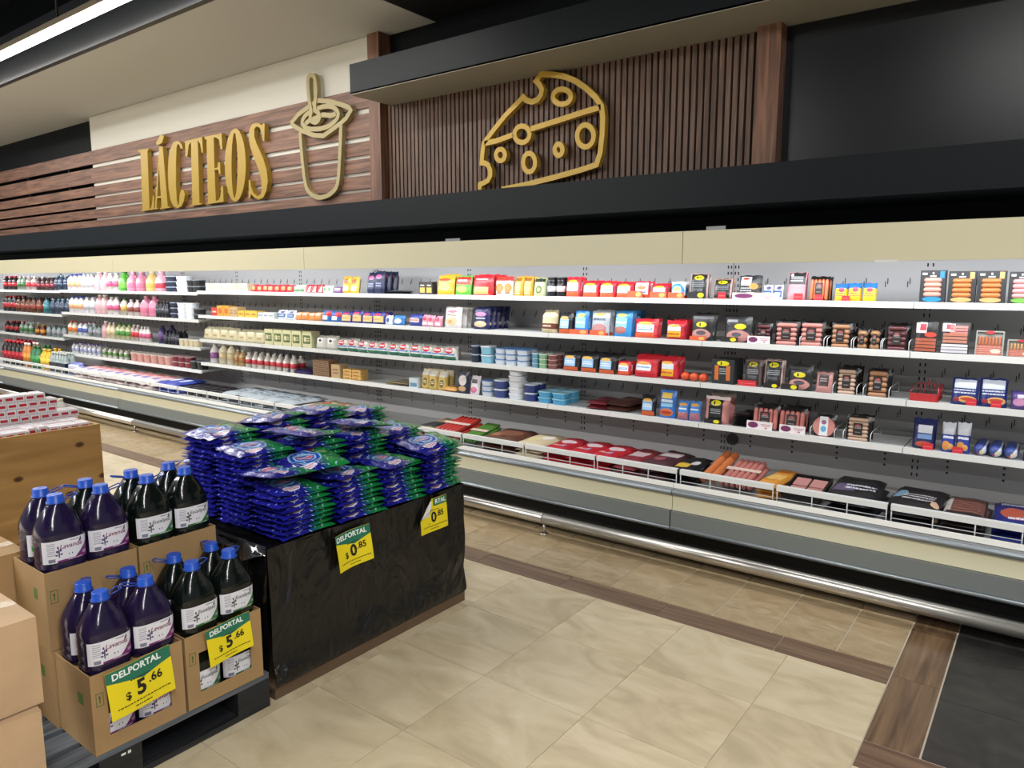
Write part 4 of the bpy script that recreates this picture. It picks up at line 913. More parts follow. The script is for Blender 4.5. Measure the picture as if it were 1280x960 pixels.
sj = jug('p', d1, 1.0145, T2, 'upper purple jug at the far left with a green sticker', gj, 90, 5)
part('sticker', MB().grid(lambda u, v: lab_pt(.07 + .09 * u, .26 + .24 * v, .0026), 5, 2), mat('green_sticker', '3fae4a', .5), sj)
jug('g', d1, 1.1655, T2, 'upper dark green jug standing among the purple jugs', gj, 90, 165)
jug('g', d0, 1.3345, T2, 'upper dark green jug at front left on the back box', gj, 90, 10)
jug('g', d0, 1.4855, T2, 'upper dark green jug at front right by the detergent bags', gj, 90, None)
jug('g', d1, 1.3345, T2, 'upper dark green jug behind left, seen against the floor', gj, 90, 170)
jug('g', d1, 1.4855, T2, 'upper dark green jug behind right with strap pointing up right', gj, 90, 30)
jug('p', -2.495, 1.022, Z0 + .005, 'purple jug inside the window box, left in the opening', 'jugs inside the window boxes', 90, None)
jug('p', -2.495, 1.175, Z0 + .005, 'purple jug inside the window box, right in the opening', 'jugs inside the window boxes', 90, None)
jug('g', -2.495, 1.344, Z0 + .005, 'green jug inside the window box, left in the opening', 'jugs inside the window boxes', 90, None)
jug('g', -2.495, 1.497, Z0 + .005, 'green jug inside the window box, right in the opening', 'jugs inside the window boxes', 90, None)
# ---- price cards
yel = mat('price_card_yellow', 'e3cf16', .45); grn = mat('price_card_green', '1c6b52', .45); ink = mat('black_ink', '15140f', .5); wht = mat('white_ink', 'e4ece8', .5); pback = mat('paper_back', 'cfd0ce', .6)
def price_card(loc, w_, h_, big, cents, label, rot, curl=.012, fold=False, seed=0):
    t = thing('price_card', label, 'price card', loc, rot, 'yellow price cards')
    def P(u, v, off=0):
        x = (u - .5) * w_; z = (v - .5) * h_
        y = -curl * math.cos(v * PI * .9) * .4 - curl * .55 * math.sin(u * PI * 1.3 + seed) - off
        if fold:
            s = (v - .45) - u * 1.25          # upper left corner folded over
            if s > 0: x += s * w_ * .62; z -= s * h_ * .42; y -= .002 + .018 * min(1, s * 2.2)
        return (x, y, z)
    hd = lambda u: .76 - .16 * (1 - abs(2 * u - 1.1)) if not fold else .74
    part('sheet', MB().grid(lambda u, v: P(u, v), 18, 18, 0, True), [yel] if not fold else [yel], t)
    if not fold: part('header', MB().grid(lambda u, v: P(u, hd(u) + (.995 - hd(u)) * v, .0008), 20, 4, 0, True), grn, t)
    else:
        part('header', MB().grid(lambda u, v: P(.50 + .49 * u, .76 + .23 * v - .0 * u, .0008), 10, 4, 0, True), grn, t)
        part('folded_corner', MB().grid(lambda u, v: (lambda p: (p[0], p[1] - .0012, p[2]))(P(.36 * u * (1 - v * .0), .48 + .5 * v + 0 * u)), 10, 10, 0, True), pback, t)
    def line(s, size, u0, v0, m, bold=.0, name='lettering', off=.0014):
        vv, ff = text_verts(s, size * h_, bold, 'CENTER'); m_ = MB()
        for x, y in vv: m_.v.append(P(u0 + x / w_, v0 + y / h_, off))
        for f_ in ff: m_.face(f_)
        part(name, m_, m, t)
    if not fold: line('DELPORTAL', .185, .46, .865, wht, .030, 'header_lettering')
    else: line('RTAL', .185, .76, .875, wht, .030, 'header_lettering')
    line('$', .22, .28, .36, ink, .02, 'dollar_sign') if not fold else line('.', .22, .30, .33, ink, .02, 'dollar_sign')
    line(big, .42, .49, .42, ink, .035, 'price_digit'); line(cents, .24, .72, .50, ink, .025, 'cents')
    g = MB()
    rr = random.Random(seed)
    for v0, u0, u1 in ((.17, .10, .92), (.08, .36, .62), (.64, .34, .66)):
        u = u0
        while u < u1:
            l = rr.uniform(.02, .05); a = len(g.v)
            g.v += [P(u, v0, .0014), P(u + l, v0, .0014), P(u + l, v0 + .022, .0014), P(u, v0 + .022, .0014)]; g.face([a, a + 1, a + 2, a + 3]); u += l + .012
    part('small_print', g, ink, t)['kind'] = 'stuff'; return t
rx = (0, 0, R(90))
price_card((-2.392, 1.092, .350), .222, .168, '5', '.66', 'large yellow price card reading 5.66 on the purple jug box', (R(0), R(-3), R(90)), .010, seed=1)
price_card((-2.394, 1.425, .368), .184, .142, '5', '.66', 'yellow price card reading 5.66 on the green jug box', (R(0), R(-3), R(90)), .010, seed=2)
# ---- wrapped display of detergent bags
def film_mat():
    m, N, L, b = newmat('black_stretch_film'); b.inputs['Base Color'].default_value = lin('0b0b0c'); b.inputs['Roughness'].default_value = .3; b.inputs['Specular IOR Level'].default_value = .5
    t = N.new('ShaderNodeTexCoord'); mp = N.new('ShaderNodeMapping'); mp.inputs['Scale'].default_value = (2.6, 2.8, 1.5); mp.inputs['Rotation'].default_value = (R(28), 0, 0); L.new(t.outputs['Object'], mp.inputs[0])
    n = N.new('ShaderNodeTexNoise'); n.inputs['Scale'].default_value = 1.6; n.inputs['Detail'].default_value = 3.5; n.inputs['Distortion'].default_value = 1.7; L.new(mp.outputs[0], n.inputs['Vector'])
    bp = N.new('ShaderNodeBump'); bp.inputs['Strength'].default_value = .9; bp.inputs['Distance'].default_value = .06; L.new(n.outputs['Fac'], bp.inputs['Height']); L.new(bp.outputs[0], b.inputs['Normal']); return m
film = film_mat()
def wrinkle_box(x0, x1, y0, y1, z0, z1):
    m_ = MB()
    def d(p, nrm):
        p = Vector(p); s = noise.noise(Vector((p.x * 3, p.y * 3 - p.z * 1.5, p.z * 2.2))) * .016 + abs(noise.noise(Vector((p.x * 9, p.y * 9 + p.z * 5, p.z * 3)))) * .012 + max(0, .14 - (p.z - z0)) * .22
        e = min(1, max(0, (p.z - z0) / .03))
        return tuple(p + Vector(nrm) * (s * e))
    n = 26
    m_.grid(lambda u, v: d((x1, y0 + (y1 - y0) * u, z0 + (z1 - z0) * v), (1, 0, 0)), 48, n)
    m_.grid(lambda u, v: d((x1 + (x0 - x1) * u, y1, z0 + (z1 - z0) * v), (0, 1, 0)), 36, n)
    m_.grid(lambda u, v: d((x0, y1 + (y0 - y1) * u, z0 + (z1 - z0) * v), (-1, 0, 0)), 36, n)
    m_.grid(lambda u, v: d((x0 + (x1 - x0) * u, y0, z0 + (z1 - z0) * v), (0, -1, 0)), 36, n)
    m_.grid(lambda u, v: (x0 + (x1 - x0) * u, y0 + (y1 - y0) * v, z1 - .012 + .008 * noise.noise(Vector((u * 9, v * 9, 0)))), 20, 20)
    return m_
base = thing('wrapped_display_base', 'waist-low display base wrapped in black plastic film', 'display base', (-2.82, 2.22, 0))
part('film_wrap', wrinkle_box(-.40, .380, -.59, .60, .045, .645), film, base)
part('cardboard_foot', MB().box(-.39, .385, -.585, .60, .002, .05), cardboard('foot_cardboard', '5e4a36'), base)
part('top_sheet', MB().box(-.385, .372, -.575, .575, .60, .636), film, base)
m_ = MB()
m_.grid(lambda u, v: (-.39 + .77 * u, -.592 - .03 * v * (1 + .5 * math.sin(u * 23)), .655 - .05 * v + .02 * math.sin(u * 17) * math.sin(v * 5)), 40, 6)
part('loose_film', m_, mat('film_sheen', '2a2b2e', .18, spec=.8), base)
price_card((-2.402, 2.045, .535), .190, .165, '0', '.85', 'yellow price card reading 0.85 nearer the jugs', (R(0), R(-4), R(90)), .016, seed=3)
price_card((-2.402, 2.555, .552), .185, .165, '0', '.85', 'yellow price card with folded corner on the black wrap', (R(0), R(-2), R(90)), .008, fold=True, seed=4)
# ---- detergent bags
BLX, BLY, BT = .272, .238, .0235
bag_mat = printed('detergent_bag_print', '1b1c86', [('e', .44, .56, .27, .33, '8fb8dc'), ('e', .44, .56, .24, .29, '2350b0'), ('e', .44, .57, .19, .20, '9cc4e6'), ('e', .44, .57, .165, .13, '2a52b0'), ('e', .44, .585, .15, .085, 'd8c4dc'), ('t', .44, .585, .145, .075, 1, 'c8284c'),
    ('e', .34, .16, .15, .10, 'd9dcea'), ('t', .33, .15, .12, .07, 2, 'cc3a58'), ('r', .66, .88, .07, .05, 'c63a44'), ('t', .80, .72, .10, .06, 2, 'b9d8a0')], .28, grad=(.62, .10, '17803a'), bump=.20, glint_flecks=(16, .635, 'b4c8ea', .03, .99), coat=.3)  # pale flecks: printed specks plus film glints painted into the colour
bag_back = printed('detergent_bag_back', '1a1a7c', [('r', .60, .5, .15, .5, '17803a'), ('t', .42, .5, .10, .5, 9, 'a8b4dc'), ('t', .78, .5, .025, .5, 9, 'c86a9a'), ('r', .90, .5, .1, .5, '1b3478')], .28, bump=.3, coat=.25)
def bag_mesh(seed):
    rr = random.Random(seed); m_ = MB(); ph = rr.uniform(0, 6); cr = .045
    def prof(u, v):
        a = min(1, max(0, (min(u, 1 - u) - cr) / .16)); b = min(1, min(v, 1 - v) / .16)
        return (math.sin(a * PI / 2) ** .7) * (math.sin(b * PI / 2) ** .6)
    def XY(u, v):
        e = 1 - prof(u, v); x = (u - .5) * BLX; y = (v - .5) * BLY * (1 - .03 * math.sin(PI * u))
        wob = (.0022 * math.sin(v * 17 + ph) + .0035 * noise.noise(Vector((v * 6, seed * 2.3, u * 9)))) * (1 if min(u, 1 - u) < .06 else 0)
        return x, y, wob
    def top(u, v):
        x, y, wb = XY(u, v); nz = noise.noise(Vector((u * 5 + seed * 3, v * 5, seed))) * .010 + noise.noise(Vector((u * 11, v * 13, seed * 2.1))) * .004
        return (x, y, BT * .5 + BT * .58 * prof(u, v) + wb + nz * prof(u, v))
    def bot(u, v):
        x, y, wb = XY(u, v); return (x, y, BT * .5 - BT * .46 * prof(u, v) + wb - .001)
    m_.grid(top, 18, 12, 0, True); m_.grid(bot, 18, 12, 1, True, flip=True)
    return m_.mesh('detergent_bag', [bag_mat, bag_back])
BAGS = [bag_mesh(s) for s in range(5)]
# stack columns: i along the display front (left to right), j from the front backwards; top heights
TOPS = {0: [.862, .846, .852, .890], 1: [.990, .985, .965, .950], 2: [1.035, 1.045, 1.050, 1.010]}
IN = ['first', 'second', 'third', 'fourth']; JN = ['front row', 'second row', 'back row']
pitch = .0222
rr = random.Random(3)
for j in range(3):
    for i in range(4):
        yb = 1.712 + .135 + i * .2785; xb = -2.447 - .122 - j * .250; z = .642; n = max(3, int(round((TOPS[j][i] - .642 - .012) / pitch)))
        dx0 = rr.uniform(-.012, .012)
        for q in range(n):
            tp = q >= n - 2
            rz = 90 + rr.uniform(-4.5, 4.5) + (rr.uniform(-10, 10) if q == n - 1 else 0)
            o = obj('detergent_bag', BAGS[rr.randrange(5)], None, (xb + dx0 * .5 + rr.uniform(-.009, .009) + (.014 * math.sin(q * .55 + i)), yb + rr.uniform(-.006, .006) + (.012 * (.8 - q / n) if i else -.01 * (q / n)), z + pitch * q),
                    (R(rr.uniform(-1, 1)) + (R(rr.uniform(-7, 5)) if q == n - 1 else 0), R(rr.uniform(-1, 1)) + (R(rr.uniform(-5, 5)) if q == n - 1 else 0), R(rz)))
            lb = 'blue and green detergent bag, %s from bottom, %s stack of the %s' % (ORD[q], IN[i], JN[j])
            tag(o, lb, 'bag', 'detergent bags stacked on the display')
# extra tilted bags lying on top
for (x, y, z, a, b, c, lb) in ((-2.60, 1.80, .885, -4, 6, 96, 'crumpled loose detergent bag lying over the front left stack'), (-2.62, 1.99, .995 - .10, 8, -3, 78, 'loose detergent bag bridging the first two front stacks'), (-2.78, 2.06, .993, 4, 8, 112, 'turned detergent bag lying high behind the front stacks'), (-2.78, 2.42, .978, -3, 8, 84, 'tilted detergent bag lying over the second row, right')):
    tag(obj('detergent_bag', BAGS[rr.randrange(5)], None, (x, y, z), (R(a), R(b), R(c))), lb, 'bag', 'detergent bags stacked on the display')
# ---- pine crate of small cartons
pine = wood('pine_plank', '99743f', 'b98f56', 1, 1.7, .55, 7, knots='4a2c14')
crate = thing('wooden_crate', 'pine plywood crate full of small white and red cartons', 'crate', (-4.55, 1.25, 0))
part('front_side', MB().box(-.018, 0, -.75, .70, .02, .850), pine, crate)
part('back_side', MB().box(-1.0, -.982, -.75, .70, .02, .850), pine, crate)
part('end_side', MB().box(-.982, -.018, .682, .70, .02, .850), pine, crate)
part('end_side', MB().box(-.982, -.018, -.75, -.732, .02, .850), pine, crate)
part('bottom', MB().box(-.982, -.018, -.732, .682, .005, .822), pine, crate)
ctn_mat = printed('carton_print', 'dedfe0', [('r', .5, .55, .36, .20, 'b51f2c'), ('t', .5, .16, .36, .08, 2, 'c9737a')], .4)
ctn_side = printed('carton_side_print', 'dcdee0', [('r', .5, .06, .5, .05, 'd3868c'), ('t', .4, .62, .34, .2, 3, 'b9bdc4'), ('r', .5, .9, .5, .03, 'd9a0a4')], .4)
CW, CL, CH = .052, .125, .040
def carton_mesh(w_, l_, h_):
    m_ = MB(); m_.box(-w_ / 2, w_ / 2, 0, l_, 0, h_)
    for k in range(6): m_.mi[k] = 0 if k in (0, 2) else 1
    return m_.mesh('milk_carton', [ctn_mat, ctn_side])
CM = carton_mesh(CW, CL, CH); CM2 = carton_mesh(CH, CL, CW)
rr = random.Random(11)
def carton(x, y, z, lb, up=False): 
    tag(obj('milk_carton', CM2 if up else CM, None, (x, y, z), (0, 0, R(90 + rr.uniform(-4, 4)))), lb, 'carton', 'small cartons in the crate')
y = 1.30
for i in range(11):
    carton(-4.585, y + .027 + i * .0555, .8235 + .0, 'small white red carton, %s from the left in the front crate row' % ORD[i], i in (5, 6))
for i in range(11): carton(-4.725, y + .03 + i * .0555, .8235, 'small white red carton, %s from left in the second crate row' % ORD[i])
for r_, (n0, n1) in enumerate(((0, 11), (0, 11), (0, 9), (1, 9), (3, 8))):
    for i in range(n0, n1):
        if r_ >= 1 and i in (0,) and r_ % 2: continue
        carton(-4.865 - .006 * r_, 1.36 + .027 + i * .0545 + .012 * (r_ % 2), .8235 + r_ * (CH + .0005), 'small white red carton, %s along layer %s of the carton pile' % (ORD[i], ['one', 'two', 'three', 'four', 'five'][r_]), False)
for i in range(9): carton(-5.00, 1.40 + i * .058, .8235, 'small carton at the back of the crate, %s from left' % ORD[i])
clr = mat('clear_plastic', 'dfe6ea', .12, trans=.6, ior=1.3)
for i, yy in enumerate((1.965 - .06, 2.0 - .02)):
    o = obj('plastic_jar', MB().lathe([(.028, 0), (.034, .01), (.036, .05), (.032, .085), (.018, .105), (.014, .115), (.016, .116), (.016, .128)], 16, mats=[0, 0, 0, 0, 0, 1, 1]).mesh('plastic_jar', [clr, mat('pale_cap', 'd9d6b8', .5)]), None, (-5.08, yy - .03, .8235))
    tag(o, ['clear plastic bottle standing just right of the carton pile', 'outermost clear plastic bottle at the right end of the crate'][i], 'bottle')
carton(-4.86, 1.905, .8235, 'single small carton at the right end of the crate')
# ================================================================ PRODUCTS ON THE SHELVES
def pouch_mesh(w_, h_, t_, mats, crimp=.07, seed=0):
    m_ = MB(); rr = random.Random(seed)
    def pf(u, v):
        a = min(1, min(u, 1 - u) / .14); b = min(1, v / .10 + .35); c = min(1, max(0, (1 - crimp - v)) / .18)
        return math.sin(a * PI / 2) ** .7 * b * math.sin(c * PI / 2) ** .8
    def fr(u, v):
        k = pf(u, v); nz = noise.noise(Vector((u * 3 + seed, v * 3, 1.7))) * .004 * k
        return ((u - .5) * w_ * (1 - .03 * (1 - k) * math.sin(v * PI)), t_ / 2 - t_ * .49 * k + nz, v * h_ + (.003 * math.sin(u * 13 + seed) if v == 1 else 0))
    def bk(u, v):
        x, y, z = fr(u, v); return (x, t_ / 2 + t_ * .49 * pf(u, v) + .001, z)
    m_.grid(fr, 7, 8); m_.grid(bk, 7, 8, flip=True, uvf=lambda u, v: (.02, .02)); return m_.mesh('pouch', mats)
def pillow_mesh(w_, d_, t_, mats, seed=0):
    m_ = MB()
    def pf(u, v): return math.sin(min(1, min(u, 1 - u) / .18) * PI / 2) ** .7 * math.sin(min(1, min(v, 1 - v) / .14) * PI / 2) ** .7
    def tp(u, v): return ((u - .5) * w_, v * d_, t_ * .35 + t_ * .65 * pf(u, v) + noise.noise(Vector((u * 4 + seed, v * 4, 0))) * .006 * pf(u, v))
    def bt(u, v): return ((u - .5) * w_, v * d_, t_ * .35 - t_ * .35 * pf(u, v))
    m_.grid(tp, 9, 9); m_.grid(bt, 9, 9, flip=True, uvf=lambda u, v: (.02, .02)); return m_.mesh('flat_pack', mats)
def bottle_mesh(r, h_, mats, slim=.36):
    p = [(r * .92, 0), (r, h_ * .02), (r, h_ * .25), (r * 1.005, h_ * .25), (r * 1.005, h_ * .55), (r, h_ * .55), (r * .98, h_ * .62), (r * .8, h_ * .74), (r * slim * 1.15, h_ * .86), (r * slim, h_ * .90), (r * slim * 1.15, h_ * .90), (r * slim * 1.15, h_)]
    m_ = MB().lathe([(a, b) for a, b in p], 12, mats=[0, 0, 1, 1, 1, 0, 0, 0, 0, 2, 2]); return m_.mesh('bottle', mats)
def jugb_mesh(r, h_, mats):
    p = [(r * .9, 0), (r, h_ * .03), (r, h_ * .16), (r * 1.01, h_ * .17), (r * 1.01, h_ * .42), (r, h_ * .43), (r * .97, h_ * .52), (r * .78, h_ * .68), (r * .5, h_ * .82), (r * .36, h_ * .88), (r * .36, h_ * .90), (r * .42, h_ * .90), (r * .42, h_)]
    m_ = MB().lathe(p, 14, mats=[0, 0, 0, 1, 1, 0, 0, 0, 0, 0, 2, 2], sq=.35)
    m_.tube([(r * .52, 0, h_ * .80), (r * .95, 0, h_ * .74), (r * 1.05, 0, h_ * .60), (r * .97, 0, h_ * .50)], r * .12, 6, 0); return m_.mesh('jug', mats)
def tub_mesh(w_, d_, h_, mats, round_=False):
    k = .86; m_ = MB(); s = d_ / w_; sq = 0 if round_ else .6
    m_.lathe([(w_ / 2 * k, 0), (w_ / 2 * .96, h_ * .80), (w_ / 2 * .97, h_ * .82), (w_ / 2, h_ * .82), (w_ / 2, h_ * .93), (w_ / 2 * .93, h_ * .96), (w_ / 2 * .93, h_ * .93)], 20, sy=s, mats=[0, 0, 1, 1, 1, 1], sq=sq, c=(0, d_ / 2), smooth=False)
    return m_.mesh('tub', mats)
def carton_box(w_, h_, t_, mats): return MB().box(-w_ / 2, w_ / 2, 0, t_, 0, h_, 0, True).mesh('carton', mats)
def chub_mesh(r, l_, mats):
    m_ = MB(); pr = [(0.25, 0), (.62, .006), (.9, .022), (1, .05), (1, l_ - .03), (.7, l_ - .008), (.2, l_)]
    n = 14
    for k, y in pr:
        for i in range(n): t = math.tau * i / n; m_.v.append((r * k * math.cos(t), y, r + r * k * math.sin(t)))
    for j in range(len(pr) - 1):
        for i in range(n):
            q = (i + 1) % n; uv = lambda i_, j_: (.5 + .5 * pr[j_][0] * math.cos(math.tau * i_ / n), .5 + .5 * pr[j_][0] * math.sin(math.tau * i_ / n))
            m_.face([j * n + i, (j + 1) * n + i, (j + 1) * n + q, j * n + q], 0, [uv(i, j), uv(i, j + 1), uv(q, j + 1), uv(q, j)], True)
    m_.face(list(range(n)), 0, [(.5 + .12 * math.cos(math.tau * i / n), .5 + .12 * math.sin(math.tau * i / n)) for i in range(n)]); m_.face([(len(pr) - 1) * n + i for i in range(n)][::-1]); return m_.mesh('chub', mats)
G = lambda c, r=.4: mat('tint_' + c, c, r)
